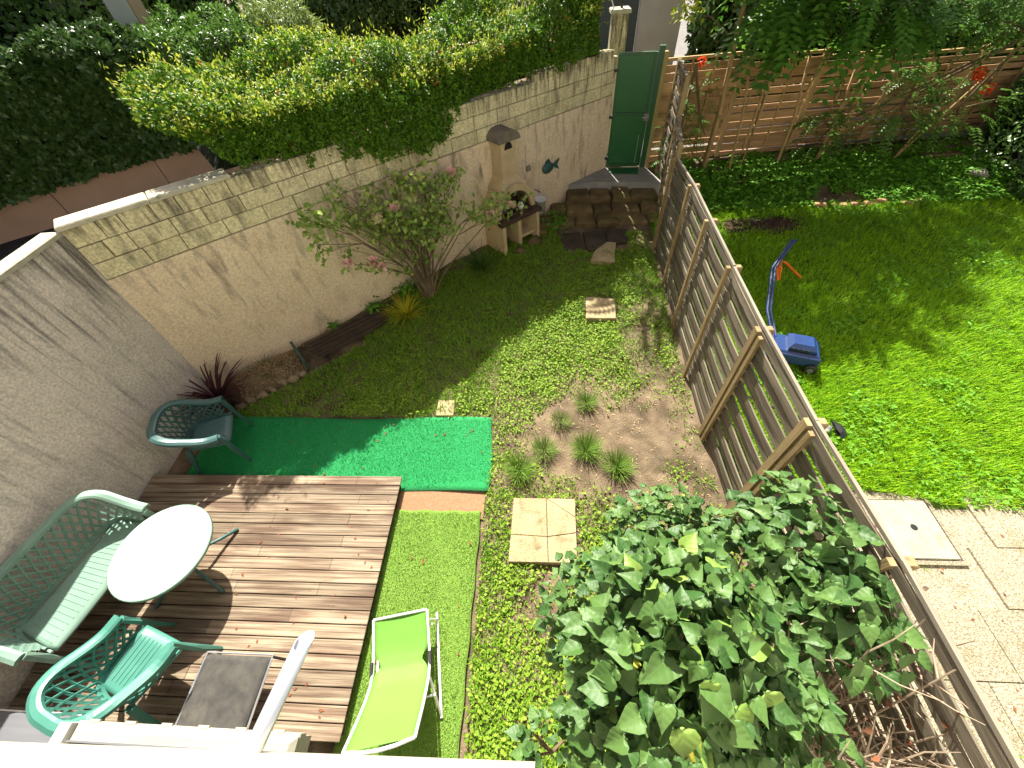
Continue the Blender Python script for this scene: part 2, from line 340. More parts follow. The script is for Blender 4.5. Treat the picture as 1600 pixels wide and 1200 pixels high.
# ---------------------------------------------------------------- long garden wall
WL = 8.72
wall = thing('garden_wall', 'beige rendered garden wall with cream block courses under the hedge', 'wall', wp(4, 0, 0))
b = M(); b.box(wp(WL/2, -.11, .88), (WL, .22, 2.26), RWALL); part('render', b, m_render, wall)
b = M(); b.box(wp(WL/2, -.115, 2.30), (WL, .19, .60), RWALL); part('mortar_bed', b, m_mortar, wall)
b = M()
P = [wp(t, .0, z) for t in np.linspace(.05, 5.2, 12) for z in (-.1, )]
for row, (z0, ln) in enumerate(((2.02, .5), (2.22, .44), (2.42, .26))):
    t = .005 if row != 1 else -.2
    while t < WL-.05:
        L = ln*rnd.choice((.8, 1, 1, 1.1, .55) if row < 2 else (.8, 1, 1.2)); a = max(t, .005); e = min(t+L, WL)
        if e-a > .06:
            b = M(); b.box((0, 0, 0), (e-a-.012, .19-.19+.205, .188), ch=.0)
            V = b.v[0]; V[:, 1] -= (V[:, 1] < 0)*rnd.uniform(0, .012)
            b.v[0] = V@RWALL.T+wp((a+e)/2, -.105, z0+.1+rnd.uniform(-.002, .002)); part('block', b, m_block, wall)
        t += L
for k in range(2):
    a = k*.88; b = M(); b.box((0, 0, 0), (.87, .27, .05), RWALL, ch=.012); b.v[0] = b.v[0]+wp(a+.43, -.11, 2.648); part('coping_stone', b, m_coping, wall)
# raised part near the gate
for k in range(9):
    b = M(); b.box(wp(6.75+k*.22, -.1, 2.655), (.208, .20, .12), RWALL); part('block', b, m_block, wall)
# left wall
lw = thing('side_wall', 'grey weathered rendered wall streaked with black stains beside the bench', 'wall', lp(1.5, 0, 0))
RL = np.array([[dl[0], -nl[0], 0], [dl[1], -nl[1], 0], [0, 0, 1]])
b = M(); b.box(lp(2.4, -.075, 1.2), (4.8, .15, 2.76), RL); part('render', b, m_left, lw)
for k in range(5): b = M(); b.box((0, 0, 0), (.955, .20, .05), RL, ch=.01); b.v[0] = b.v[0]+lp(.49+k*.96, -.075, 2.607); part('coping_stone', b, m_coping, lw)

# ---------------------------------------------------------------- alley wall with ivy, far shrubs and houses
aw = thing('alley_wall', 'plain brown rendered wall across the alley below the ivy', 'wall', wp(0, -6.6, .6))
for k in range(12): b = M(); b.box(wp(-12+k*2.0, -6.7, 1.3), (1.985, .2, 1.4), RWALL); part('panel', b, mat('alley_render', (.64, .44, .31), (.56, .38, .26), (2, 2, 2), .9, .3, 70) if k == 0 else bpy.data.materials['alley_render'], aw)

def shell_pts(n, lo, hi, lump=.15, depth=.10, faces=(1, 1, 1, 1, 1), f=1.2, seed=1, rnd_c=.35):
    """points near the skin of a lumpy box in (t,q,z); returns points and outward normals"""
    lo = np.array(lo, float); hi = np.array(hi, float); s = hi-lo
    ar = np.array([s[0]*s[1]*faces[0], s[0]*s[2]*faces[1], s[0]*s[2]*faces[2], s[1]*s[2]*faces[3], s[1]*s[2]*faces[4]]); k = RG.choice(5, n, p=ar/ar.sum())
    P = lo+RG.random((n, 3))*s; N = np.zeros((n, 3))
    for i, (ax, v, sg) in enumerate(((2, hi[2], 1), (1, hi[1], 1), (1, lo[1], -1), (0, lo[0], -1), (0, hi[0], 1))):
        mk = k == i; P[mk, ax] = v; N[mk, ax] = sg
    # round the corners
    cen = np.clip(P, lo+rnd_c, hi-rnd_c*np.array((1, 1, 1))); cen[:, 2] = np.minimum(P[:, 2], hi[2]-rnd_c); D = P-cen; L = np.linalg.norm(D, axis=1)
    mk = L > 1e-6; N2 = np.where(mk[:, None], D/(L[:, None]+1e-9), N); P = np.where((L > rnd_c)[:, None], cen+N2*rnd_c, P)
    P = P+N2*(lump*nz(P, f, seed)*.6+lump*.22*nz(P, f*3.1, seed+1)*.5-np.abs(RG.normal(size=n))*depth)[:, None]
    return P, N2
def foliage(name, P, N, L, W, m, parent, wild=.8, droop=-.1, fold=.22, stuff=True):
    n = len(P); D = nrm(N*.5+rdir(n)*wild+np.array((0, 0, droop))); U = nrm(N+rdir(n)*.6+np.array((0, 0, .35)))
    return leafmesh(name, P, D, U, L*RG.uniform(.65, 1.25, n), W*RG.uniform(.7, 1.2, n), m, parent, fold, stuff)
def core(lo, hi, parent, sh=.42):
    lo = np.array(lo)+sh; hi = np.array(hi)-sh; b = M(); b.box((lo+hi)/2, hi-lo, ch=.25); V = b.v[0]; b.v[0] = WPA(V); return part('blocking_core', b, m_core, parent)  # solid dark box added behind the leaves, stops light and view passing through
def wallN(N): return np.c_[d[0]*N[:, 0]+nn[0]*N[:, 1], d[1]*N[:, 0]+nn[1]*N[:, 1], N[:, 2]]
def hzmin(t): return np.interp(t, [1, 2, 2.4, 3.4, 3.6, 6.0, 6.3, 9], [2.78, 2.72, 2.58, 2.46, 2.30, 2.28, 2.74, 2.74])
def hedge_box(name, label, cat, lo, hi, n, L, W, m, lump=.15, depth=.1, faces=(1, 1, .3, 1, 1), seed=1, extra=(), f=1.2, rc=.35, shear=0.):
    def fit(P, N):
        if shear:
            P = P.copy(); P[:, 2] += .28*sstep(P[:, 0], 5.5, 8)*np.clip((P[:, 2]-2.6)/.6, 0, 1); P[:, 2] += shear*np.clip(-P[:, 1], 0, 9)*np.clip((P[:, 2]-lo[2])/(hi[2]-lo[2]), 0, 1.3)
            k = ((P[:, 1] < -.3) | (P[:, 2] > hzmin(P[:, 0])+.07*nz(P, 5, 3))) & (P[:, 0] > lo[0]+.1+(3.25-P[:, 2])*.95+.1*nz(P, 3, 9)); P = P[k]; N = N[k]
        return P, N
    h = thing(name, label, cat, wp((lo[0]+hi[0])/2, (lo[1]+hi[1])/2, lo[2]))
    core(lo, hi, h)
    P, N = fit(*shell_pts(n, lo, hi, lump, depth, faces, f, seed, rc)); foliage('foliage', WPA(P), wallN(N), L, W, m, h)
    for (k, sel, mm, LL, WW, off, nm) in extra:
        P, N = shell_pts(k*4, lo, hi, lump, depth*.3, faces, f, seed, rc); q = sel(P, N); P, N = fit(P[q][:k], N[q][:k])
        foliage(nm, WPA(P+N*off*RG.random((len(P), 1))), wallN(N), LL, WW, mm, h, wild=.7, droop=.15)
    return h
hedge_box('hedge', 'thick clipped hedge with yellow green tips on top of the garden wall', 'hedge', (1.25, -1.95, 2.2), (8.55, .08, 3.28), 115000, .058, .032, m_hedge, .30, .10, (1, 1.7, .2, 1, .6), 5,
  ((8500, lambda P, N: (N[:, 2] > .5)&(nz(P, 1.1, 8) > -.5), m_hedgey, .048, .026, .10, 'young_leaves'), (1800, lambda P, N: (N[:, 2] > .3)&(nz(P, 4.5, 18) > .5), m_hedgey, .055, .022, .30, 'young_shoots'), (700, lambda P, N: (nz(P, 2.6, 31) > .95), m_hedger, .06, .03, .05, 'red_leaves')), 1.1, .45, .06)
hedge_box('ivy_bank', 'dark glossy ivy hanging over the brown wall across the alley', 'ivy', (-9, -9.2, 1.45), (2.2, -6.2, 3.25), 80000, .12, .10, m_ivy, .3, .12, (1, 1.6, .1, .2, .6), 9, (), .8, .5)
hedge_box('light_shrub', 'light green shrub growing between the ivy and the clipped hedge', 'shrub', (1.7, -8.6, 1.6), (4.6, -6.3, 3.35), 14000, .11, .055, m_mid, .35, .14, (1, 1, .2, 1, 1), 12, (), 1., .6)
hedge_box('bamboo_shrub', 'pale narrow leaved shrub behind the left end of the clipped hedge', 'shrub', (4.3, -8.3, 1.6), (5.9, -6.6, 3.5), 6500, .16, .03, m_pale, .35, .2, (1, 1, .2, 1, 1), 15, (), 1.1, .5)
hedge_box('far_hedge', 'dark shady hedge far behind the clipped hedge', 'hedge', (5.4, -11.5, .7), (12.6, -8.6, 3.75), 34000, .13, .09, m_ivy, .4, .15, (1, 1, .1, .4, .4), 21, (), .8, .5)
hedge_box('far_ivy_hedge', 'tall dark hedge behind the ivy and the white pillar', 'hedge', (-11, -13, .7), (5, -10.3, 4.3), 26000, .15, .11, m_ivy, .4, .15, (1, 1, .1, .4, .4), 22, (), .7, .5)
pt = wp(2.2, -9.4, .6)
pil = thing('house_pillar', 'white rendered pillar rising out of the ivy', 'pillar', pt)
b = M(); b.box(pt+(0, 0, 2.2), (.42, .3, 4.6), RWALL); part('shaft', b, m_house, pil)
b = M(); b.box(pt+np.array((*(d*.36), 2.2)), (.26, .26, 4.6), RWALL); part('brown_return', b, bpy.data.materials['alley_render'], pil)
b = M(); b.tube([wp(-3, -10, 4.05)+np.array((k*1.2, k*.7, -.05*math.sin(k/9*3.14))) for k in range(10)], .012, 5); single('overhead_cable', b, m_white, 'thin pale cable strung above the far shrubs', 'cable', wp(-3, -10, 4.05))

# ---------------------------------------------------------------- gate, landing, steps
GL = np.array((1.49, 9.52)); GR = np.array((2.28, 9.43)); gd = unit(GR-GL); gn = np.array((gd[1], -gd[0])); RGt = np.array([[gd[0], -gn[0], 0], [gd[1], -gn[1], 0], [0, 0, 1]])
def gp(x, y, z): p = GL+gd*x+gn*y; return np.array((p[0], p[1], z))
gate = thing('garden_gate', 'dark green metal gate at the top of the stone steps', 'gate', gp(.4, 0, .66))
for nm, z0, z1_ in (('upper_panel', 1.70, 2.60), ('lower_panel', .73, 1.64)): b = M(); b.box(gp(.36, .0, (z0+z1_)/2), (.62, .02, z1_-z0), RGt); part(nm, b, m_gate, gate)
for x in (.03, .69): b = M(); b.box(gp(x, 0, 1.67), (.05, .05, 1.96), RGt); part('stile', b, m_gatef, gate)
for z in (.70, 1.67, 2.63): b = M(); b.box(gp(.36, .004, z), (.612, .05, .055), RGt); part('rail', b, m_gatef, gate)
b = M(); b.box(gp(.775, .0, 1.70), (.10, .08, 2.08), RGt); part('gate_post', b, m_gatef, gate)
b = M(); b.box(gp(.69, .045, 1.62), (.10, .05, .12), RGt, ch=.01); lk = part('lock', b, m_stone, gate)
b = M(); b.tube([gp(.69, .06, 1.63), gp(.69, .11, 1.63), gp(.60, .11, 1.63)], .01, 5); part('handle', b, m_steel, lk)
for z in (.85, 1.63, 2.4): b = M(); b.box(gp(-.01, .05, z), (.08, .04, .05), RGt); part('hinge', b, m_black, gate)
b = M(); b.tube([gp(.60, .03, .75), gp(.60, .03, 1.3)], .008, 5); part('drop_bolt', b, m_steel, gate)
lp_ = [wp(7.55, .02, 0)[:2], wp(8.70, .02, 0)[:2], gp(.84, .0, 0)[:2], (2.55, 8.62), (1.2, 8.78)]
b = M(); b.prism(lp_, .1, .655); struct('landing', b, m_land)
b = M(); b.prism([gp(.06, .10, 0)[:2], gp(.70, .10, 0)[:2], gp(.68, .40, 0)[:2], gp(.10, .36, 0)[:2]], .656, .672)
single('doormat', b, m_gate, 'small green doormat on the landing before the gate', 'doormat', gp(.4, .2, .656))
steps = thing('stone_steps', 'rough mossy stone steps climbing to the green gate', 'steps', (1.5, 8.1, .15))
for r in range(4):
    y0 = 8.68-.30*r; zt = .54-.115*r
    xl = float(C[0]+d[0]*((y0-.12-C[1])/d[1]))+.14; x = xl
    while x < 2.40:
        L = rnd.uniform(.28, .62); e = min(x+L, 2.46); k = 7
        if e-x < .12: break
        j = lambda s: rnd.uniform(-s, s)
        b = M(); b.prism([(x+j(.02), y0-.33+j(.03)-.06*(x-xl)*.2), ((x+e)/2, y0-.36+j(.03)), (e-.02+j(.01), y0-.33+j(.03)), (e-.02, y0+.08), (x, y0+.10)], zt-.22, zt+j(.022), ch=.04)
        b.v[0] += (.022*nz(b.v[0], 7, int(abs(x)*100)))[:, None]*np.array((.5, .8, .6)); part('stone', b, m_step, steps); x = e
for i, (x, y, sx, sy, a) in enumerate(((.62, 7.22, .42, .62, .1), (1.08, 7.2, .40, .66, .05), (1.52, 7.35, .40, .5, -.05))):
    z = z1(x, y); R = np.array([[math.cos(a), -math.sin(a), 0], [math.sin(a), math.cos(a), 0], [0, 0, 1]]); b = M(); b.box((x, y, z+.0), (sx, sy, .09), R, ch=.01)
    single('path_stone', b, m_darkslab, ('dark paving stone below the steps next to the grass by the barbecue', 'dark paving stone below the steps between its two dark neighbours', 'dark paving stone below the steps on the side of the slat fence')[i], 'paving stone', (x, y, z), group='dark paving stones below the steps')
b = M(); b.box((.42, 7.95, .27), (.34, .12, .06), np.array([[.96, -.28, 0], [.28, .96, 0], [0, 0, 1]]), ch=.01); single('loose_board', b, m_bpole, 'short tan board lying against the wall beside the steps', 'board', (.42, 7.95, .24))
pp = np.array((1.56, 10.35, .6)); pl = thing('gate_pillar', 'square cream stone pillar behind the green gate', 'pillar', pp)
b = M(); b.box(pp+(0, 0, 1.25), (.30, .30, 2.5)); part('shaft', b, m_block, pl)
b = M(); b.box(pp+(0, 0, 2.53), (.37, .37, .06), ch=.012); part('cap', b, m_coping, pl)
lm = thing('globe_lamp', 'round clear globe lamp on top of the gate pillar', 'lamp', pp+(0.02, 0, 2.56))
b = M(); b.tube([pp+(0.02, 0, 2.55), pp+(0.02, 0, 2.83)], .025, 8); part('stem', b, m_black, lm)
b = M(); b.ball(pp+(0.02, 0, 2.97), .16, 14, 9); part('globe', b, m_steel, lm, True)
b = M(); b.tube([pp+(-.12, 0, 2.56), pp+(-.26, .05, 2.86)], .014, 5); single('conduit', b, m_white, 'short pale conduit sticking up from the gate pillar', 'pipe', pp+(-.12, 0, 2.56))
hs = thing('far_house', 'white house front with dark teal door beyond the gate', 'house', (2.6, 14.6, .6))
hedge_far = True
b = M(); b.box((3.3, 14.8, 2.8), (1.15, .3, 4.6)); part('wall', b, m_house, hs)
b = M(); b.box((1.7, 14.8, 2.8), (2.0, .2, 4.6)); dd = part('door', b, m_door, hs)
b = M(); b.box((1.45, 14.67, 3.2), (.5, .05, .05)); part('handle', b, m_steel, dd)

# ---------------------------------------------------------------- fence between the gardens
fence = thing('slat_fence', 'weathered grey wooden slat fence between the two gardens', 'fence', (2.14, 3, 0))
posts = [(2.16, -.2), (2.15, .8), (2.09, 1.82), (2.08, 2.87), (2.11, 3.87), (2.14, 4.88), (2.17, 5.86), (2.15, 6.80)]
def fx(y): return float(np.interp(y, [p[1] for p in posts], [p[0] for p in posts]))
for i, (x, y) in enumerate(posts):
    b = M(); zb = z1(x, y)-.05; thick = .075 if y in (1.82, 2.87) else .05
    b.box((x-.045, y, (zb+1.83)/2), (.04, thick, 1.83-zb)); part('post', b, m_post, fence)
    if thick > .06: b = M(); b.box((x-.04, y-.085, (zb+1.80)/2), (.035, .05, 1.80-zb)); part('post', b, m_post, fence)
    if 0 < i < 7: b = M(); b.box((x+.06, y, .95), (.07, .07, 1.78), ch=.01); part('rear_post', b, m_post, fence)
NR = 15
for i in range(len(posts)-1):
    y0, y1 = posts[i][1], posts[i+1][1]; zlo = max(z1(fx(y0), y0), z1(fx(y1), y1))+.03
    for r in range(NR):
        zc = zlo+.055+(1.70-zlo)*r/(NR-1); sg = (-1)**(r+i); wd = rnd.uniform(.078, .096)
        b = M()
        def fn(u, v, zc=zc, sg=sg, y0=y0, y1=y1, wd=wd, ph=rnd.uniform(-.012, .012)):
            y = y0+(y1-y0)*u; return (fx(y)+.010*sg*math.sin(math.pi*u)-.002, y, zc+(v-.5)*wd+ph*math.sin(3*u)+.001)
        A = np.array([fn(k/4, j) for k in range(5) for j in (0, 1)]); B = A.copy(); B[:, 0] += .016; Fs = []
        for k in range(4):
            q = (2*k, 2*k+2, 2*k+3, 2*k+1); Fs += [q[::-1], tuple(10+t for t in q), (2*k+1, 2*k+3, 2*k+13, 2*k+11), (2*k, 2*k+10, 2*k+12, 2*k+2)]
        Fs += [(0, 1, 11, 10), (8, 18, 19, 9)]; b.add(np.vstack([A, B]), Fs); part('slat', b, m_slat, fence)
    b = M(); b.bar((fx(y0)+.012, y0, 1.835), (fx(y1)+.012, y1, 1.832+rnd.uniform(-.008, .008)), .026, .032); part('top_rail', b, m_rail, fence)
# upper panels beside the steps
uf = thing('upper_fence', 'raised weathered fence panels stepping up beside the stone steps', 'fence', (2.4, 8, .3))
for (xa, ya, xb, yb, zb, zt, lat) in ((2.20, 6.92, 2.44, 8.16, .38, 1.95, True), (2.47, 8.24, 2.58, 9.30, .66, 2.5, False)):
    for (x, y) in ((xa, ya), (xb, yb)): b = M(); b.box((x, y, (zb+zt)/2-.1), (.07, .07, zt-zb+.3), ch=.01); part('post', b, m_post, uf)
    k = 11 if lat else 12
    for r in range(k):
        z = zb+.06+(zt-zb-.12)*r/(k-1); s = (-1)**r*.014; xm, ym = (xa+xb)/2, (ya+yb)/2
        b = M(); b.bar((xa, ya+.03, z), (xm+s, ym, z), .014, .10 if not lat else .06); b.bar((xm+s, ym, z), (xb, yb-.03, z), .014, .10 if not lat else .06); part('slat', b, m_slat, uf)
    b = M(); b.bar((xa, ya, zt+.02), (xb, yb, zt+.02), .06, .035); part('top_rail', b, m_slat, uf)

# ---------------------------------------------------------------- brown board fence at the back
bf = thing('board_fence', 'brown horizontal board fence with bright slits behind the vines', 'fence', (6, 10.2, .5))
BA = np.array((2.40, 9.78)); BB = np.array((10.35, 10.55)); bdir = unit(BB-BA); BL = np.linalg.norm(BB-BA)
def bp_(t, q, z): p = BA+bdir*t+np.array((bdir[1], -bdir[0]))*q; return np.array((p[0], p[1], z))
def btop(t): return 2.56-.055*t
np_ = 5; pw = BL/np_
for i in range(np_+1):
    t = min(max(i*pw, .03), BL-.03); b = M(); b.box(bp_(t, .0, (btop(t)+.35)/2), (.09, .09, btop(t)-.3), np.array([[bdir[0], -bdir[1], 0], [bdir[1], bdir[0], 0], [0, 0, 1]]), ch=.01); part('post', b, m_bpole, bf)
for i in range(np_):
    t0 = i*pw+.05; t1 = (i+1)*pw-.05; zt = min(btop(t0), btop(t1)); zb = .42; k = 13
    for r in range(k):
        z = zb+(zt-zb-.1)*(r+.5)/k; h = (zt-zb-.1)/k; wd = h-(.034 if rnd.random() < .5 else .003)
        b = M(); q = .012*(-1)**r; b.bar(bp_(t0, q, z), bp_(t1, q, z), .016, wd); part('board', b, m_bboard, bf)
    b = M(); b.bar(bp_(t0, 0, zt-.03), bp_(t1, 0, zt-.03), .05, .05); part('cap_rail', b, m_bpole, bf)
    for tt in (.35, .65): b = M(); b.bar(bp_(t0+(t1-t0)*tt, .035, zb), bp_(t0+(t1-t0)*tt, .035, zt-.06), .035, .02, up=(bdir[1], -bdir[0], 0)); part('batten', b, m_bpole, bf)

# ---------------------------------------------------------------- deck
deck = thing('wooden_deck', 'weathered brown timber deck under the garden furniture', 'deck', (-3.1, 1, 0))
DT = .15; rows = 20; y_hi, y_lo = 2.175, -.245; pit = (y_hi-y_lo)/rows
def wallx(y): return float(C[0]+dl[0]*((y-C[1])/dl[1]))
plank_joint = [-2.25, -3.35, -2.15, -3.45, -2.2, -3.55, -2.2, -3.1, -2.25, -3.3, -2.3, -3.5, -2.5, -3.3, -2.35, -3.2, -2.4, -3.4, -2.52, -3.3]
for r in range(rows):
    yc = y_hi-pit*(r+.5); xl = wallx(yc)+.02; cuts = [xl, plank_joint[r]-.9*(r % 3 == 1), plank_joint[r]+rnd.uniform(-.1, .1) if False else plank_joint[r], -1.70]
    cuts = sorted(set(round(c, 3) for c in cuts if c >= xl))
    hw = pit/2-.0045
    pr = [(-hw, -.022), (-hw, -.003), (-hw+.004, 0), (-.026, 0), (-.022, -.0022), (-.006, -.0022), (-.002, 0), (.022, 0), (.026, -.0022), (.038, -.0022), (.042, 0), (hw-.004, 0), (hw, -.003), (hw, -.022)]
    for a, e in zip(cuts[:-1], cuts[1:]):
        b = M(); k = len(pr); dz = rnd.uniform(-.002, .002); V = [(x, yc+p[0], DT+p[1]+dz) for x in (a+.002, e-.002) for p in pr]
        b.add(V, [(j, j+k, (j+1) % k+k, (j+1) % k) for j in range(k)]+[tuple(range(k)), tuple(range(2*k-1, k-1, -1))]); part('plank', b, m_wood, deck)
for x in (-4.4, -3.9, -3.3, -2.7, -2.2, -1.76): b = M(); b.box((x, .95, .054), (.06, 2.3, .145)); part('joist', b, m_joist, deck)

# ---------------------------------------------------------------- turf mats
def turf(name, label, poly_fn, nu, nv, m, base, fib=0):
    b = M(); b.slab(poly_fn, nu, nv, .012); return single(name, b, m, label, 'turf mat', base, True)
turf('artificial_turf', 'vivid green artificial turf runner laid along the end of the deck', lambda u, v: (-4.64+3.99*u+.028*math.sin(v*5)*(u > .5), 2.05+1.09*v-.02*u+.022*math.sin(u*9)*(.4+.6*abs(2*v-1)), .022+.016*max(0, math.sin(u*14+1))*(1 if v < .12 else .25)+.03*max(0, u-.9)*10*max(0, .15-v)*3), 60, 16, m_turf, (-2.6, 2.6, 0))
turf('artificial_turf', 'light green artificial grass mat lying under the lime lounger', lambda u, v: (-1.78+1.07*u+.006*math.sin(v*31), -.55+2.35*v+.006*math.sin(u*20), .030+.003*math.sin(u*11+v*9)), 30, 50, m_turf2, (-1.2, .6, 0))
b = M(); b.slab(lambda u, v: (-1.82+1.14*u, 1.72+.46*v+.01*math.sin(u*17), .012), 20, 6, .012); single('jute_mat', b, m_jute, 'strip of brown backing mat showing between the two turf mats', 'mat', (-1.2, 2, 0))
# short fibres standing on both mats
def fibres(name, n, x0, x1, y0, y1, z, m, par, L):
    P = np.c_[RG.uniform(x0, x1, n), RG.uniform(y0, y1, n), np.full(n, z)]; D = rdir(n)*.7+np.array((0, 0, 1)); leafmesh(name, P, D, rdir(n), L*RG.uniform(.6, 1.2, n), .006, m, par, .1, True)
tp = [o for o in COL.objects if o.name.startswith('artificial_turf')]
m_fib = mat('turf_fibre', (.004, .16, .035), (.012, .42, .12), island=True, rough=.6); m_fib2 = mat('turf_fibre_light', (.14, .28, .03), (.38, .50, .14), island=True, rough=.6)
fibres('pile', 26000, -4.6, -.68, 2.08, 3.1, .022, m_fib, tp[0], .016); fibres('pile', 26000, -1.77, -.72, -.5, 1.78, .028, m_fib2, tp[1], .02)

# ---------------------------------------------------------------- slabs
b = thing('broken_slab', 'large square pale slab cracked into pieces in the weedy strip', 'slab', (.01, 1.6, 0)); bs = b
a0, a1, a2, a3 = (-.335, 1.945), (.38, 1.94), (.365, 1.235), (-.365, 1.23); mt, mb_ = (.05, 1.945), (.06, 1.232); cc = (.055, 1.50); rr = (.375, 1.72); ri = (.372, 1.55); ll = (-.35, 1.52)
for pg in ([a0, ll, cc, mt], [mt, cc, ri, rr], [mt, rr, a1], [ll, a3, mb_, cc], [cc, mb_, a2, ri]):
    P = np.array(pg); c0 = P.mean(0); P = c0+(P-c0)*.985; q = M(); q.prism([tuple(p) for p in P[::-1]], -.02, .085+rnd.uniform(-.004, .004), ch=.006); part('slab_piece', q, m_slab, bs)
def flat(name, pg, z0, h, m, label, group=None):
    c0 = np.mean(np.array(pg), 0); z = z1(*c0); q = M(); q.prism(pg, z+z0, z+h, ch=.008); return single(name, q, m, label, 'slab', (c0[0], c0[1], z), group=group)
flat('stepping_slab', [(.74, 5.02), (1.22, 5.0), (1.27, 5.5), (.78, 5.58)], -.05, .05, m_slab, 'square tan stepping slab alone in the middle of the weedy lawn')
flat('stepping_slab', [(.93, 6.48), (1.36, 6.40), (1.40, 6.75), (1.47, 7.06), (1.30, 7.10), (1.02, 6.78)], -.05, .06, m_slab, 'broken pointed stepping slab near the foot of the steps')
flat('grooved_tile', [(-1.47, 3.15), (-1.22, 3.15), (-1.23, 3.42), (-1.47, 3.42)], -.05, .03, m_slab, 'small pale grooved tile at the edge of the vivid turf runner')

# ---------------------------------------------------------------- plastic furniture
def resin_seat(name, label, cat, loc, rz, hw, m, group=None, mseat=None):
    t = thing(name, label, cat, loc, rz, group); xf0, xb0, zb = .20, -.20, .40
    mseat = mseat or m
    def shell(u, v):
        s = abs(u); sg = 1 if u >= 0 else -1; W = hw+.075*v; xb = xb0-.13*v; xf = xf0+.07*v; e = .19+.04*v
        l1 = W-e; l2 = math.pi/2*e; l3 = xf-xb-e; q = s*(l1+l2+l3)
        if q < l1: x, y, nx_, ny_ = xb, q, -1, 0
        elif q < l1+l2: a = (q-l1)/e; x, y = xb+e-e*math.cos(a), l1+e*math.sin(a); nx_, ny_ = -math.cos(a), math.sin(a)
        else: x, y, nx_, ny_ = xb+e+(q-l1-l2), W, 0, 1
        f = 1-float(sstep(q-l1, l2*.45, l2+l3*.75)); zr = .625+.205*f
        return np.array((x, sg*y, zb+v*(zr-zb))), np.array((nx_, sg*ny_, 0))
    tot = hw+.19*.57+.4
    # rim band
    prf = [(-.016, -.03), (-.020, .004), (0, .016), (.04, .018), (.072, .004), (.075, -.034), (.064, -.034), (.056, -.006), (0, -.006)]
    N_ = 44 if hw < .3 else 64; V = []; Fs = []
    for i in range(N_+1):
        p, o_ = shell(-1+2*i/N_, 1.)
        for a, z in prf: V.append(p+o_*a+np.array((0, 0, z)))
    k = len(prf)
    for i in range(N_):
        for j in range(k): jj = (j+1) % k; Fs.append((i*k+j, i*k+jj, (i+1)*k+jj, (i+1)*k+j))
    Fs += [tuple(range(k)), tuple(range(N_*k+k-1, N_*k-1, -1))]
    b = M(); b.add(V, Fs); part('rim', b, m, t, False, True)
    # lower band
    b = M(); V = []; Fs = []
    for i in range(N_+1):
        for v, a in ((.03, 0), (.17, 0), (.17, .01), (.03, .01)): p, o_ = shell(-1+2*i/N_, v); V.append(p+o_*a)
    for i in range(N_):
        for j in range(4): jj = (j+1) % 4; Fs.append((i*4+j, i*4+jj, (i+1)*4+jj, (i+1)*4+j))
    b.add(V, Fs); part('lower_band', b, m, t, False, True)
    # lattice
    b = M(); step = .047/(tot); kk = .115/tot*2.2; u0 = -1.0-kk
    while u0 < 1.0+kk:
        for sg in (1, -1):
            pth = []
            for j in range(6):
                v = .12+.87*j/5; u = u0+sg*kk*(v-.5)
                if -1 <= u <= 1: p, o_ = shell(u, v); pth.append(p+o_*.004)
            if len(pth) > 1: b.tube(pth, .0125, 4, False)
        u0 += step*1.75
    part('lattice', b, m, t, False, True)
    # seat
    hs_ = hw-.005
    def seat(u, v): x = -.185+.46*u; wv = hs_*(.93+.10*u); y = (2*v-1)*wv; return (x, y, .425-.022*(1-(2*v-1)**4)-.03*max(0, u-.85)/.15+.012*(1-u))
    b = M(); b.slab(seat, 14, 16 if hw < .3 else 34, .018); sp = part('seat', b, mseat, t, True, True)
    nb = 9 if hw < .3 else 22
    for j in range(nb):
        v = (j+.7)/(nb+.4); q = M(); q.tube([np.array(seat(.14+.72*i/4, v))+(0, 0, .001) for i in range(5)], .0045, 4, True); part('seat_rib', q, mseat, sp, False, True)
    W1 = hw+.075
    for sy in (-1, 1):
        b = M(); b.tube([(.262, sy*W1, .61), (.275, sy*(W1-.005), .42), (.285, sy*(W1+.0), .25), (.315, sy*(W1+.012), .0)], [.034, .036, .032, .02], 6, True, .8); part('front_leg', b, m, t, False, True)
        b = M(); b.tube([(-.20, sy*(hw-.03), .42), (-.25, sy*(hw-.01), .25), (-.31, sy*(hw+.03), 0)], [.036, .034, .02], 6); part('rear_leg', b, m, t, False, True)
        b = M(); b.tube([(.26, sy*(hw+.03), .40), (0, sy*(hw-.01), .395), (-.2, sy*(hw-.05), .40)], .016, 5); part('side_rail', b, m, t, False, True)
    return t
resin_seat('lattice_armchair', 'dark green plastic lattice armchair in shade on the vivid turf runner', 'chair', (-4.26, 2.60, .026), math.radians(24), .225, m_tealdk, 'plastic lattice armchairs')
resin_seat('lattice_armchair', 'sunlit teal plastic lattice armchair standing on the timber deck', 'chair', (-3.45, .16, DT), math.radians(73), .22, m_teal, 'plastic lattice armchairs')
resin_seat('lattice_bench', 'pale green plastic lattice two seat bench against the grey wall', 'bench', (-4.47, .88, DT), math.radians(-10.5), .56, m_tealp)
tb = thing('round_table', 'round white table with green rim and folding legs on the deck', 'table', (-3.70, 1.09, DT), .25)
b = M(); b.lathe([(0, .575), (.443, .575), (.446, .57), (.446, .555), (0, .555)], 48); part('table_top', b, m_tabw, tb, False, True)
b = M(); b.lathe([(.4455, .552), (.4455, .572), (.452, .575), (.459, .568), (.459, .545), (.446, .54), (.43, .545), (.43, .552), (.4455, .552)], 48); part('rim', b, m_tealp, tb, True, True)
for k in range(4):
    a = math.radians(45+90*k); ca, sa = math.cos(a), math.sin(a); b = M(); b.tube([(-.20*ca, -.20*sa, .553), (-.06*ca, -.06*sa, .38), (.10*ca, .10*sa, .23), (.30*ca, .30*sa, .10), (.47*ca, .47*sa, .012)], [.017, .017, .017, .018, .02], 6); part('leg', b, m_tealdk, tb, True, True)
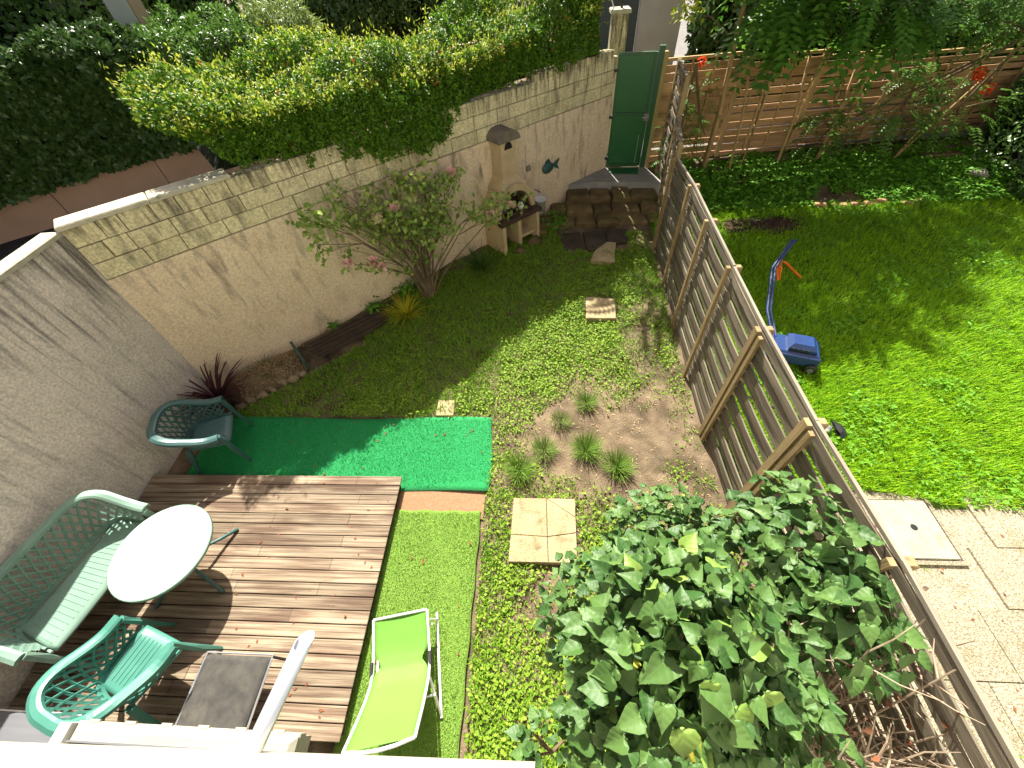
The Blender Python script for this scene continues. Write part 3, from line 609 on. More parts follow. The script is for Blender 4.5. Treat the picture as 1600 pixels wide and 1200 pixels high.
b = M(); b.lathe([(0, .36), (.05, .36), (.05, .24), (0, .24)], 12); part('hub', b, m_tealdk, tb, False, True)
# charcoal stool
st = thing('low_stool', 'charcoal topped low stool with metal frame beside the drain spout', 'stool', (-2.68, -.02, DT))
b = M(); b.slab(lambda u, v: (-.29+.58*u+.04*(1-v)*(.5-u)*0, -.34+.66*v, .30-.015*((2*u-1)**4)-.012*((2*v-1)**4)+.004*math.sin(u*7+v*5)), 14, 14, .035); part('seat_pad', b, m_char, st, True, True)
b = M(); b.tube([(-.305, -.35, .27), (-.305, .335, .27), (.305, .335, .27), (.305, -.35, .27), (-.305, -.35, .27)], .011, 6); part('frame', b, m_steel, st, False, True)
for sx in (-1, 1):
    for sy in (-.33, .32): b = M(); b.tube([(sx*.305, sy, .27), (sx*.32, sy, 0)], .012, 6); part('leg', b, m_black, st, False, True)

# ---------------------------------------------------------------- lounger
lg = thing('sun_lounger', 'lime green fabric sun lounger with white tube frame on the light mat', 'sun lounger', (-1.24, .24, .034), math.radians(12))
prof = [(.44, .30), (.36, .285), (.24, .262), (.14, .25), (.04, .255), (-.06, .30), (-.16, .40), (-.28, .55), (-.40, .72), (-.455, .80)]
py = np.array([p[0] for p in prof]); pz = np.array([p[1] for p in prof])
def pf(u): i = u*(len(prof)-1); return float(np.interp(i, range(len(prof)), py)), float(np.interp(i, range(len(prof)), pz))
def cloth(u, v):
    y, z = pf(u); wd = .235; x = (2*v-1)*wd
    cut = .05*math.exp(-((u-.40)/.055)**2) if abs(2*v-1) > .99 else 0
    return (x-math.copysign(cut, x) if abs(2*v-1) > .99 else x*.97, y, z-.012*(1-(2*v-1)**2)+.003*math.sin(u*40)*(.2))
b = M(); b.slab(cloth, 44, 12, .006); part('sling', b, m_lime, lg, True, True)
for sx in (-1, 1):
    b = M(); b.tube([(sx*.25, *pf(k/18)) for k in range(19)], .012, 8); part('side_tube', b, m_white, lg, True, True)
    b = M(); b.tube([(sx*.285, .46, .012), (sx*.285, .1, .012), (sx*.285, -.02, .012), (sx*.285, -.36, .012)], .012, 6); part('ground_rail', b, m_white, lg, False, True)
    b = M(); b.tube([(sx*.25, .36, .285), (sx*.285, .40, .012)], .011, 6); part('leg', b, m_white, lg, False, True)
    b = M(); b.tube([(sx*.25, -.06, .30), (sx*.285, -.34, .012)], .011, 6); part('leg', b, m_white, lg, False, True)
    b = M(); b.box((sx*.258, .06, .265), (.03, .11, .03), ch=.008); part('joint_bracket', b, m_black, lg, False, True)
b = M(); b.tube([(-.25, -.455, .80), (-.12, -.475, .815), (0, -.482, .82), (.12, -.475, .815), (.25, -.455, .80)], .013, 8); part('head_tube', b, m_white, lg, True, True)
b = M(); b.tube([(-.25, .44, .30), (.25, .44, .30)], .012, 8); part('foot_tube', b, m_white, lg, False, True)
for yy, zz in ((.33, .2), (-.2, .18)): b = M(); b.tube([(-.28, yy, zz), (.28, yy, zz)], .010, 6); part('cross_tube', b, m_white, lg, False, True)

# ---------------------------------------------------------------- balcony ledge, spout, awning, chest
led = thing('balcony_ledge', 'cream painted balcony ledge of the house above the deck', 'ledge', (-2, -.5, 2.7))
b = M(); b.box((-2.53, -.635, 2.72), (5.0, 1.0, .12), ch=.008); b.v[0][:, 1] += (b.v[0][:, 0]+.93)*.0167; part('slab', b, m_cream, led)
b = M(); b.box((-2.5, -.68, 2.80), (4.9, .9, .05), ch=.008); b.v[0][:, 1] += (b.v[0][:, 0]+.93)*.0167; part('upper_lip', b, m_cream, led)
sp = thing('drain_spout', 'shiny steel drain spout with slanted end sticking out from the cream ledge', 'spout', (-1.0, -.15, 2.72))
A = np.array((-1.005, -.2, 2.715)); B = np.array((-.915, .185, 2.75)); V = []; ax = unit(B-A); sd = unit(np.cross(ax, (0, 0, 1))); up = np.cross(sd, ax)
for k, (P, cut) in enumerate(((A, 0), (B, .07))):
    for j in range(20): a = 2*math.pi*j/20; V.append(P+.031*(sd*math.cos(a)+up*math.sin(a))-ax*cut*(.5+.5*math.sin(a))*(1 if cut else 0)+ax*(.035 if cut else 0))
for k, (P, cut) in enumerate(((B, .07), (A, 0))):
    for j in range(20): a = 2*math.pi*j/20; V.append(P+.027*(sd*math.cos(a)+up*math.sin(a))-ax*cut*(.5+.5*math.sin(a))*(1 if cut else 0)+ax*(.035 if cut else 0))
b = M(); b.add(V, [(k*20+j, k*20+(j+1) % 20, k*20+20+(j+1) % 20, k*20+20+j) for k in range(3) for j in range(20)]); part('pipe', b, m_steel, sp, True)
awn = thing('awning_box', 'cream aluminium awning cassette mounted under the balcony ledge', 'awning', (-1.45, -.2, 2.5))
b = M(); b.box((-1.40, -.185, 2.47), (.92, .17, .13), ch=.02); part('cassette', b, m_alu, awn)
b = M(); b.box((-1.40, -.098, 2.49), (.93, .014, .05), ch=.004); part('front_bar', b, m_cream, awn)
for k in range(6): b = M(); b.box((-1.80+k*.155, -.088, 2.512), (.045, .010, .008)); part('clip', b, m_alu, awn)
b = M(); b.box((-1.90, -.19, 2.47), (.05, .185, .145), ch=.01); part('end_cap', b, m_white, awn)
for k in range(2): b = M(); b.box((-1.4, -.15-.05*k, 2.539), (.9, .006, .006)); part('groove_strip', b, m_grey, awn)
gc = thing('storage_chest', 'dark grey plastic storage chest with pale rim behind the teal armchair', 'chest', (-4.25, -.45, 0))
b = M(); b.box((-4.22, -.42, .18), (.72, .50, .42)); part('body', b, m_grey, gc)
b = M(); b.box((-4.22, -.42, .405), (.76, .54, .035), ch=.008); part('lid', b, m_grey, gc)
b = M(); b.box((-4.22, -.148, .41), (.77, .012, .035)); part('rim_strip', b, m_white, gc)
# house wall below the ledge
hw_ = thing('house_wall', 'sunlit cream house front carrying the balcony ledge', 'house', (-2.5, -1.2, 0))
b = M(); b.box((1.5, -1.30, 3.6), (15.0, .2, 7.3)); part('wall', b, m_facade, hw_)
b = M(); b.box((-3.0, -1.185, 1.05), (1.8, .03, 2.1)); part('sliding_door', b, m_black, hw_)

# ---------------------------------------------------------------- barbecue
bq = thing('masonry_barbecue', 'cream masonry barbecue with arched hearth and chimney against the wall', 'barbecue', wp(5.78, .35, .15)); T0 = 5.78
def wbox(b, t, q, z, dims, ch=0., **k): return b.box(wp(t, q, z), dims, RWALL, ch=ch, **k)
for tt, dep in ((-.42, .56), (.0, .50), (.40, .56)): b = M(); wbox(b, T0+tt, dep/2+.02, .42, (.07, dep, .72)); part('leg_wall', b, m_bbq, bq)
b = M(); wbox(b, T0+.2, .28, .38, (.33, .48, .05)); part('wood_shelf', b, m_bbq, bq)
b = M(); wbox(b, T0, .30, .81, (.98, .60, .07), ch=.012); part('hearth_slab', b, m_soot, bq)
b = M()   # arched hood
for s0, s1 in ((0, 1),):
    na = 12; V = []; Fs = []
    for i in range(na+1):
        a = math.pi*i/na; V += [wp(T0-.36*math.cos(a), .44, .845+.40*math.sin(a)), wp(T0-.46*math.cos(a), .44, .845+.52*math.sin(a)), wp(T0-.46*math.cos(a), .02, .845+.52*math.sin(a)), wp(T0-.36*math.cos(a), .02, .845+.40*math.sin(a))]
    for i in range(na):
        for j in range(4): jj = (j+1) % 4; Fs.append((4*i+j, 4*i+jj, 4*i+4+jj, 4*i+4+j))
    Fs += [(0, 1, 2, 3), (4*na+3, 4*na+2, 4*na+1, 4*na)]; b.add(V, Fs)
part('arched_hood', b, m_bbq, bq)
b = M(); na = 12; V = [wp(T0-.36*math.cos(math.pi*i/na), .05, .845+.40*math.sin(math.pi*i/na)) for i in range(na+1)]; b.add(V, [tuple(range(na+1))]); b.add([v+np.array((*nn*.33, 0))*1.0 for v in V]+V, [(i, i+1, i+na+2, i+na+1) for i in range(na)]); part('firebox_lining', b, m_soot, bq)
b = M(); b.add([wp(T0+x, q, z) for z, w_, q0, q1 in ((1.30, .30, .02, .40), (1.45, .16, .02, .30), (2.02, .16, .02, .30)) for x, q in ((-w_, q0), (w_, q0), (w_, q1), (-w_, q1))], [(4*k+j, 4*k+(j+1) % 4, 4*k+4+(j+1) % 4, 4*k+4+j) for k in range(2) for j in range(4)]+[(0, 3, 2, 1), (8, 9, 10, 11)]); ch_ = part('chimney', b, m_bbq, bq)
b = M(); V = []
na = 8
for q in (.0, .36):
    for i in range(na+1): a = math.pi*i/na; V.append(wp(T0-.23*math.cos(a), q, 2.03+.17*math.sin(a)))
b.add(V, [(i, i+1, na+2+i, na+1+i) for i in range(na)]+[tuple(range(na+1))[::-1], tuple(range(na+1, 2*na+2)), (0, na+1, 2*na+1, na)]); part('chimney_cap', b, m_roof, bq)
b = M(); V = [wp(T0-.085*math.cos(math.pi*i/8), .304, 1.90+.12*math.sin(math.pi*i/8)) for i in range(9)]; b.add(V+[v-np.array((*nn*.003, 0)) for v in V], [tuple(range(9)), tuple(range(17, 8, -1))]); part('vent_opening', b, m_black, bq)
gr = thing('grill_rack', 'rusty grill rack holding bits and leaves inside the barbecue hearth', 'grill', wp(T0, .3, .85))
for k in range(9): b = M(); b.tube([wp(T0-.3+k*.075, .06, .875), wp(T0-.3+k*.075, .50, .875)], .006, 5); part('bar', b, m_soot, gr)
for q in (.08, .48): b = M(); b.tube([wp(T0-.32, q, .868), wp(T0+.32, q, .868)], .022, 6); part('frame_bar', b, m_soot, gr)
for i, (t, q, z, s, mm, nm, lb) in enumerate(((.12, .42, .92, .06, m_bucket, 'small_jar', 'small white jar standing on the grill rack'), (.05, .30, .93, .055, m_slab, 'small_pot', 'small tan pot standing on the grill rack'), (-.2, .30, .93, .07, m_pot, 'small_bottle', 'dark green bottle standing on the grill rack'))):
    b = M(); b.lathe([(0, -.055), (s*.8, -.055), (s, .03), (s*.7, .06), (s*.6, .08), (0, .08)], 12, wp(T0+t, q, z)); single(nm, b, mm, lb, 'jar', wp(T0+t, q, z-.05), True)
bk = thing('white_bucket', 'white plastic bucket hanging on the wall between the barbecue and the steps', 'bucket', wp(6.62, .2, .45))
b = M(); b.lathe([(0, 0), (.085, 0), (.12, .27), (.13, .27), (.13, .285), (.115, .285), (.08, .01), (0, .01)], 20, wp(6.62, .16, .44)); part('pail', b, m_bucket, bk, True)
b = M(); b.tube([wp(6.62, .16, .72)+np.array((*(d*.125*math.cos(a)), .13*math.sin(a))) for a in np.linspace(0, math.pi, 12)], .005, 5); part('handle', b, m_steel, bk)
b = M(); b.tube([wp(6.62, -.03, .87), wp(6.62, .17, .85)], .008, 5); part('hook', b, m_black, bk)
fi = thing('fish_ornament', 'dark teal fish shaped ornament fixed on the beige wall', 'ornament', wp(6.95, .05, 1.2))
b = M(); b.ball((0, 0, 0), .14, 12, 8, (1.05, .35, .72)); b.v[0] = b.v[0]@RWALL.T+wp(6.92, .055, 1.19); part('body', b, m_fish, fi, True)
b = M(); b.add([wp(7.04, .05, 1.19), wp(7.21, .08, 1.29), wp(7.17, .06, 1.19), wp(7.21, .08, 1.09), wp(7.04, .02, 1.19), wp(7.21, .05, 1.29), wp(7.17, .03, 1.19), wp(7.21, .05, 1.09)], [(0, 3, 2, 1), (4, 5, 6, 7), (0, 1, 5, 4), (1, 2, 6, 5), (2, 3, 7, 6), (3, 0, 4, 7)]); part('tail', b, m_fish, fi)
b = M(); b.add([wp(6.86, .05, 1.28), wp(7.0, .05, 1.27), wp(6.94, .07, 1.36), wp(6.86, .03, 1.28), wp(7.0, .03, 1.27), wp(6.94, .05, 1.36)], [(0, 1, 2), (5, 4, 3), (0, 3, 4, 1), (1, 4, 5, 2), (2, 5, 3, 0)]); part('fin', b, m_fish, fi)
b = M(); wbox(b, 6.45, .02, 1.32, (.09, .05, .09), ch=.01); single('wall_socket', b, m_stone, 'small grey socket box on the wall above the bucket', 'socket', wp(6.45, .02, 1.32))
for i, (t, q, r) in enumerate(((6.05, .62, .14), (6.32, .50, .12), (5.62, .70, .10))):
    p = wp(t, q, 0); z = z1(p[0], p[1]); b = M(); b.ball((p[0], p[1], z+r*.35), r, 9, 6, (1.2, 1, .7)); b.v[0] += (.02*nz(b.v[0], 9, i))[:, None]
    single('rock', b, m_step, ('rounded brown rock beside the barbecue legs', 'smaller brown rock behind the barbecue legs', 'reddish rock lying in front of the barbecue')[i], 'rock', (p[0], p[1], z), True)
# ---------------------------------------------------------------- planter and timber slats by the wall
pb = thing('raised_bed', 'low mound of dry chips held by a teal end board near the wall corner', 'planter', wp(.75, .35, 0))
b = M(); wbox(b, 1.27, .33, .09, (.04, .56, .26)); part('end_board', b, m_pot, pb)
for k in range(7): b = M(); p_ = wp(.22+k*.155, .66-.03*math.sin(k*2.1), .03); b.ball(p_, .085, 8, 5, (1.1, .8, .8)); b.v[0] += (.018*nz(b.v[0], 9, k))[:, None]; part('edge_stone', b, m_trough, pb, True)
b = M(); b.slab(lambda u, v: tuple(wp(.15+1.1*u, .02+.64*v, .02+.22*math.sin(2.9*v+.2)*math.sin(2.6*u+.3)+.015*math.sin(19*u+11*v))), 14, 10, .05); part('dry_soil', b, m_soil, pb, True)
n = 2600; A = np.c_[RG.uniform(.3, 1.26, n), RG.uniform(.05, .63, n), np.zeros(n)]; A[:, 2] = .03+.22*np.sin(2.9*(A[:, 1]-.02)/.64+.2)*np.sin(2.6*(A[:, 0]-.15)/1.1+.3)
leafmesh('chips', WPA(A), rdir(n)*(1, 1, .35), np.tile((0, 0, 1.), (n, 1))+rdir(n)*.4, .035*RG.uniform(.5, 1.4, n), .012, m_chip, pb, .05, True)
ts = thing('timber_bundle', 'dark old timber slats lying along the foot of the wall', 'timber', wp(2.3, .35, 0))
for i in range(7):
    q = .14+.075*i; t0 = 1.36+.05*rnd.random()+.02*i; t1 = 3.15-.09*i+.1*rnd.random(); p = wp(2.2, q, 0); z = z1(p[0], p[1])
    b = M(); b.bar(wp(t0, q, z+.07), wp(t1, q+rnd.uniform(-.03, .03), z+.07+.02*(i % 2)), .06, .03); part('slat', b, m_darkslab if i else m_bark, ts)
for tt in (1.6, 2.4): b = M(); b.bar(wp(tt, .1, .03), wp(tt, .66, .03), .06, .05); part('bearer', b, m_darkslab, ts)

# ---------------------------------------------------------------- neighbour: terrace, lawn, mower
def inlawn(P): return (P[:, 0] > 2.28) & (P[:, 1] > 2.05-.03*(P[:, 0]-3.6)-.19*np.maximum(0, P[:, 0]-4.2)+.05*np.sin(P[:, 0]*4)) & (P[:, 1] < 8.25) & (P[:, 0] < 12)
xs2 = np.arange(2.2, 12.4, .2); ys2 = np.arange(.9, 8.6, .2); X, Y = np.meshgrid(xs2, ys2, indexing='ij'); Q = np.c_[X.ravel(), Y.ravel()]; I = np.arange(len(Q)).reshape(len(xs2), len(ys2))
Fq = np.stack([I[:-1, :-1], I[1:, :-1], I[1:, 1:], I[:-1, 1:]], -1).reshape(-1, 4); keep = inlawn(Q[Fq].mean(1)) & ~((np.abs(Q[Fq].mean(1)[:, 0]-4.35) < .8) & (np.abs(Q[Fq].mean(1)[:, 1]-7.5) < .35))
ln = link('lawn', npmesh('lawn', np.c_[Q, zat(Q)+.035], Fq[keep], m_lawn)); ln['kind'] = 'structure'
ter = M(); ter.box((7.2, .2, -.02), (9.8, 4.2, .09)); te = struct('terrace', ter, m_paver)
for i, x in enumerate(np.arange(2.36, 9.4, .56)):
    for j, y in enumerate(np.arange(2.05, -1.6, -.56)):
        xo = x+(.28 if j % 2 else 0)
        if abs(xo+.28-3.87) < .60 and abs(y-.28-1.67) < .60: continue
        yy = y-.28
        if yy > 1.9-.19*max(0, xo-4.2)+.1: continue
        b = M(); b.box((xo+.28, yy, .024), (.553, .553, .056), ch=.004); part('paver', b, m_paver, te)
mh = thing('manhole_cover', 'square pale concrete manhole cover set in the neighbouring terrace', 'manhole cover', (3.87, 1.67, .02))
b = M(); b.box((3.87, 1.67, .040), (.60, .62, .06), ch=.008); part('cover', b, m_cover, mh)
b = M(); b.lathe([(0, .0725), (.03, .0725), (.035, .0705)], 12, (3.90, 1.68, 0)); part('lifting_hole', b, m_black, mh)
b = M()
for c0, s in (((3.87, 1.33, .031), (.70, .04, .05)), ((3.87, 2.01, .031), (.70, .04, .05)), ((3.53, 1.67, .031), (.04, .64, .05)), ((4.21, 1.67, .031), (.04, .64, .05))): b.box(c0, s)
part('surround', b, m_paver, mh)
mo = thing('lawn_mower', 'blue electric lawn mower standing on the lawn behind the fence', 'lawn mower', (3.55, 4.12, z1(3.5, 4.1)+.03), math.radians(-19))
b = M(); b.box((.0, 0, .20), (.62, .40, .16), ch=.04); part('deck', b, m_blue, mo, False, True)
b = M(); b.box((.06, 0, .32), (.34, .30, .13), ch=.05); part('motor_cover', b, m_blue, mo, False, True)
b = M(); b.box((.04, -.21, .20), (.50, .03, .14), ch=.01); part('side_skirt', b, m_navy, mo, False, True)
b = M(); b.box((-.30, 0, .23), (.06, .42, .19), ch=.02); part('rear_flap', b, m_navy, mo, False, True)
for sx in (-.24, .24):
    for sy in (-.22, .22):
        b = M(); b.lathe([(0, -.025), (.06, -.025), (.085, -.02), (.09, 0), (.085, .02), (.06, .025), (0, .025)], 16); b.v[0] = b.v[0][:, [0, 2, 1]]+np.array((sx, sy*1.07, .09)); wl = part('wheel', b, m_black, mo, True, True)
        b = M(); b.lathe([(0, -.03), (.04, -.03), (.04, .03), (0, .03)], 12); b.v[0] = b.v[0][:, [0, 2, 1]]+np.array((sx, sy*1.07, .09)); part('hub', b, m_grey, wl, False, True)
for k in range(4): b = M(); b.box((-.06+k*.06, -.152, .31), (.035, .012, .06)); part('vent', b, m_black, mo, False, True)
hz = mo.location.z; th = math.radians(19)
def tol(p): x, y = p[0]-3.55, p[1]-4.12; return (x*math.cos(th)-y*math.sin(th), x*math.sin(th)+y*math.cos(th), p[2]-hz)
for dx in (0, .05): b = M(); b.tube([tol((3.3+dx, 4.3, .35)), tol((3.35+dx, 4.75, .45)), tol((3.60+dx, 5.5, .66)), tol((3.98+dx, 5.95, .84))], .018, 7); part('handle_tube', b, m_navy, mo, False, True)
b = M(); b.tube([tol((3.98, 5.95, .84)), tol((4.06, 5.96, .84))], .02, 7); part('handle_bar', b, m_navy, mo, False, True)
cdp = [(3.72, 5.58, .66), (3.80, 5.62, .58), (3.76, 5.58, .45), (3.86, 5.66, .52), (3.80, 5.7, .66), (3.92, 5.72, .60), (4.15, 5.80, .40), (4.35, 5.82, .24)]
b = M(); b.tube(cdp, .02, 6); b.tube([(3.70, 5.55, .64), (3.78, 5.50, .44), (3.84, 5.56, .40), (3.80, 5.62, .62)], .02, 6); single('power_cord', b, m_orange, 'orange power cord looped over the mower handle', 'cord', (3.8, 5.6, .3))
tr_ = thing('grass_trimmer', 'black and silver grass trimmer lying on the lawn by the fence', 'trimmer', (3.6, 2.85, .05))
b = M(); b.tube([(2.6, 3.45, .16), (3.42, 2.93, .12)], .013, 7); part('shaft', b, m_black, tr_)
b = M(); b.ball((3.50, 2.88, .13), .07, 10, 7, (1.2, .9, .8)); part('motor', b, m_steel, tr_, True)
b = M(); b.lathe([(0, .03), (.07, .03), (.13, .0), (.13, -.01), (0, .0)], 14, (3.62, 2.87, .12), -1.4, 1.4); part('guard', b, m_black, tr_)
# stones at the right end of the bed
for i, (x, y, z, s) in enumerate(((8.35, 9.25, .38, (.62, .2, .16)), (8.3, 8.85, .30, (.55, .2, .16)), (8.5, 9.5, .55, (.8, .18, .14)))):
    b = M(); b.box((x, y, z), s, ch=.02); single('border_block', b, m_step, ('brown stone border block below the board fence end', 'lowest brown stone border block at the bed edge', 'topmost long stone border block under the board fence')[i], 'stone block', (x, y, z))
b = M(); b.box((8.95, 9.05, .42), (.35, .75, .28), np.array([[.9, .43, 0], [-.43, .9, 0], [0, 0, 1]]), ch=.05); b.v[0] += (.03*nz(b.v[0], 6, 2))[:, None]; single('rough_boulder', b, m_stone, 'rough grey boulder beside the stone border blocks', 'rock', (8.95, 9.05, .3))
for i in range(9):
    pass
b = M(); b.slab(lambda u, v: (3.55+1.55*u+.05*math.sin(7*v), 7.22+.55*v+.06*math.sin(9*u), .245+.07*math.sin(3.1*u)*math.sin(3.1*v)+.012*math.sin(31*u+17*v)), 24, 10, .09); o = struct('dug_soil', b, m_dug, True)
bed = thing('bed_edging', 'row of reddish brown broken edging pieces along the planting bed', 'edging', (6, 8.2, .2))
for i in range(13): x = 4.9+i*.24; b = M(); y = 8.16+.05*math.sin(i*1.7); b.box((x, y, z1(x, y)+.05), (.21, .10, .09+.03*rnd.random()), ch=.02); b.v[0] += (.015*nz(b.v[0], 8, i))[:, None]; part('edging_piece', b, m_bboard, bed)

# ---------------------------------------------------------------- ground vegetation
def blades(n, P2, L, W, m, name, lean=.6, parent=None, z0=0., kind='stuff', label=None, cat=None):
    P = np.c_[P2, zat(P2)+z0]; a = RG.uniform(0, 2*math.pi, len(P)); D = np.c_[np.cos(a)*lean, np.sin(a)*lean, np.ones(len(P))]*1.0+rdir(len(P))*.25; U = np.c_[np.cos(a+1.57), np.sin(a+1.57), np.zeros(len(P))]+rdir(len(P))*.3
    D = nrm(D); U = np.cross(D, U); V, F = leafgeo(P, D, U, L, W, .15); o = link(name, npmesh(name, V, F, m)); o['kind'] = 'stuff'
    if label: o['label'] = label; o['category'] = cat
    return o
def rounds(P2, r, m, name, label, cat, z=.02):
    n = len(P2); P = np.c_[P2, zat(P2)+z+RG.random(n)*.05]; U = nrm(np.tile((0, 0, 1.), (n, 1))+rdir(n)*.45); D = rdir(n)*(1, 1, .3)
    V, F = leafgeo(P, D, U, r*RG.uniform(.4, 1.6, n), r*RG.uniform(.5, 1.2, n), .12); o = link(name, npmesh(name, V, F, m)); o['kind'] = 'stuff'; o['label'] = label; o['category'] = cat; return o
def gdens(P):
    x, y = P[:, 0], P[:, 1]; t = (P-C)@nn
    v = np.where(y > 3.2, 1.05, .8); e = lambda cx, cy, rx, ry: np.exp(-((x-cx)/rx)**2-((y-cy)/ry)**2)
    v -= 1.1*e(1.3, 2.95, 1.15, 1.3)+.8*e(.2, 2.75, .95, .6)+.55*e(1.7, 5.0, .5, 1.1)+.5*e(.2, .9, .35, .5)+.6*e(-.6, 6.6, .8, .5)*0+.5*e(-3.3, 3.4, .7, .2)+.6*e(2.0, 7.2, .5, .5)+.4*e(-.4, 3.4, .6, .25)
    v += .35*nz(P, 2.3, 41)*.6
    v = np.where(t < .35, v*.35, v)
    out = (t < .1) | (x > fx_arr(y)-.06) | ((x < -.66) & (y < 3.14)) | ((y > 7.45) & (x > .3)) | (y < -.6) | ((np.abs(x-.01) < .37) & (np.abs(y-1.585) < .36)) | ((x > .45) & (x < 1.7) & (y > 6.85))
    out |= (x < -2.9) & (t < .75); out |= (np.abs(x-1.0) < .26) & (np.abs(y-5.27) < .28)
    return np.where(out, 0, v)
def fx_arr(y): return np.interp(y, [p[1] for p in posts], [p[0] for p in posts])
def scatter(n, x0, x1, y0, y1, fn, thr=True):
    P = np.c_[RG.uniform(x0, x1, n), RG.uniform(y0, y1, n)]; return P[RG.random(n) < fn(P)]
clov = lambda P: np.clip(gdens(P), 0, 1)*sstep(nz(P, 1.6, 77)+.35+.9*np.exp(-((P[:, 0]-.1)/1.0)**2-((P[:, 1]-4.4)/1.2)**2)*1.6, -.2, .9)
P = scatter(120000, -4.5, 2.2, -.6, 9, clov); rounds(P, .033, m_clover, 'clover', 'bright clover and round leaved weeds carpeting the garden lawn', 'clover')
P = scatter(260000, -4.5, 2.2, -.6, 9, lambda P: np.clip(gdens(P), 0, 1)); blades(0, P, 0.07*RG.uniform(.4, 1.5, len(P)), .011, m_weed, 'weedy_grass', .9, label='short weedy grass of the sloping garden', cat='grass')
P = scatter(16000, -3.5, 2.2, -.6, 9, lambda P: np.clip((.8-gdens(P))*.4, 0, 1)*(gdens(P) > -1)*(P[:, 0] < fx_arr(P[:, 1])-.05)*(((P-C)@nn) > .1)*~((P[:, 0] < -.66) & (P[:, 1] < 3.14)))
P3 = np.c_[P, zat(P)+.006]; V, Fv = leafgeo(P3, rdir(len(P))*(1, 1, .2), np.tile((0, 0, 1.), (len(P), 1))+rdir(len(P))*.3, .04*RG.uniform(.4, 1.6, len(P)), .012, .1); o = link('dry_litter', npmesh('dry_litter', V, Fv, m_chip)); o['kind'] = 'stuff'; o['label'] = 'dry stalks and leaf litter on bare soil'; o['category'] = 'litter'
P = np.vstack([np.c_[RG.uniform(-4.3, -.7, 22), RG.uniform(2.2, 3.05, 22), np.full(22, .036)], np.c_[RG.uniform(-3.2, -1.75, 34), RG.uniform(-.1, 2.1, 34), np.full(34, .153)], np.c_[RG.uniform(-1.7, -.75, 10), RG.uniform(0, 1.7, 10), np.full(10, .046)], np.c_[RG.uniform(2.6, 6.5, 60), RG.uniform(-.5, 1.9, 60), np.full(60, .056)]])
k = len(P); V, Fv = leafgeo(P, rdir(k)*(1, 1, .15), np.tile((0, 0, 1.), (k, 1))+rdir(k)*.25, .045*RG.uniform(.5, 1.3, k), .025*RG.uniform(.6, 1.2, k), .15); o = link('fallen_leaves', npmesh('fallen_leaves', V, Fv, m_deadleaf)); o['kind'] = 'stuff'; o['label'] = 'scattered dry leaves fallen on turf deck and terrace'; o['category'] = 'leaves'
# neighbour lawn
def nl_d(P): return inlawn(P)*(1-.95*np.exp(-((P[:, 0]-4.35)/.75)**4-((P[:, 1]-7.5)/.3)**4))
P = scatter(260000, 2.28, 11, 1.2, 8.4, lambda P: nl_d(P)*np.clip(1.25-.09*np.hypot(P[:, 0]-2, P[:, 1]-1), .25, 1)); blades(0, P, .10*RG.uniform(.5, 1.5, len(P)), .011, m_grass, 'lawn_grass', .8, z0=.03, label='lush bright lawn of the neighbouring garden', cat='grass')
P = scatter(26000, 2.28, 9, 1.2, 8.4, lambda P: nl_d(P)*sstep(nz(P, 1.3, 55), .1, .8)*.8); rounds(P, .045, m_lowleaf, 'lawn_weeds', 'broad leaved weeds growing through the neighbouring lawn', 'weeds', .08)
P = scatter(42000, 2.5, 10.3, 8.1, 10.2, lambda P: sstep(nz(P, 1.5, 58), -1.3, -.2)*(P[:, 1] < 9.8+.09*(P[:, 0]-2.4))); rounds(P, .075, m_lowleaf, 'ground_cover', 'leafy ground cover filling the bed below the board fence', 'ground cover', .06)
P = scatter(9000, 2.4, 8, -1, 2.0, lambda P: (sstep(nz(P, 2.4, 91), .9, 1.5))*~inlawn(P)); blades(0, P, .07, .01, m_grass, 'paving_weeds', .8, z0=.02, label='tufts of weeds in the terrace joints', cat='weeds')
# single tufts and plants
def tuft(name, label, cat, x, y, n, L, W, m, spread=.12, lean=.9, seg=3, group=None, z0=0., curve=.5, zmin=.25):
    z = z1(x, y)+z0; t = thing(name, label, cat, (x, y, z), group=group); V = []; F = []; k = 0; n = int(n*3.2) if name == 'grass_tuft' else n; L = L*1.55 if name == 'grass_tuft' else L
    for i in range(n):
        a = rnd.uniform(0, 6.283); l0 = L*rnd.uniform(.55, 1.1); ln_ = lean*rnd.random()**.7; h = np.array((math.cos(a), math.sin(a), 0)); sd = np.array((-math.sin(a), math.cos(a), 0)); b0 = h*spread*rnd.random()
        p = b0.copy(); ang = math.atan2(1, ln_)
        for s in range(seg+1):
            wd = W*(1-s/seg)**.6*(.6 if s == 0 else 1); V += [p-sd*wd/2, p+sd*wd/2]
            aa = ang-curve*s/seg; p = p+(h*math.cos(aa)+np.array((0, 0, math.sin(aa))))*l0/seg
        F += [(k+2*s, k+2*s+1, k+2*s+3, k+2*s+2) for s in range(seg)]; k += 2*seg+2
    o = link('blades', npmesh('blades', np.array(V), np.array(F), m), t); return t
for i, (px, py, n, L, lb) in enumerate(((.56, 2.62, 190, .17, 'largest grass tuft on the bare soil near the cracked slab'), (.92, 2.38, 160, .16, 'grass tuft on bare soil just right of the largest tuft'), (.03, 2.62, 110, .13, 'small grass tuft on bare soil above the cracked slab'), (.62, 3.35, 120, .13, 'grass tuft where the clover meets the bare soil'), (-.28, 2.32, 150, .15, 'grass tuft between the turf runner and the cracked slab'), (.25, 3.05, 70, .09, 'smallest grass tuft on the bare soil'))):
    tuft('grass_tuft', lb, 'grass tuft', px, py, n, L, .006, m_tuft, .13, 1.0, group='grass tufts on the bare soil')
tuft('cordyline', 'dark purple spiky cordyline in the wall corner behind the armchair', 'plant', -4.70, 3.36, 90, .72, .038, m_cord, .05, 1.7, 5, z0=.12, curve=.9)
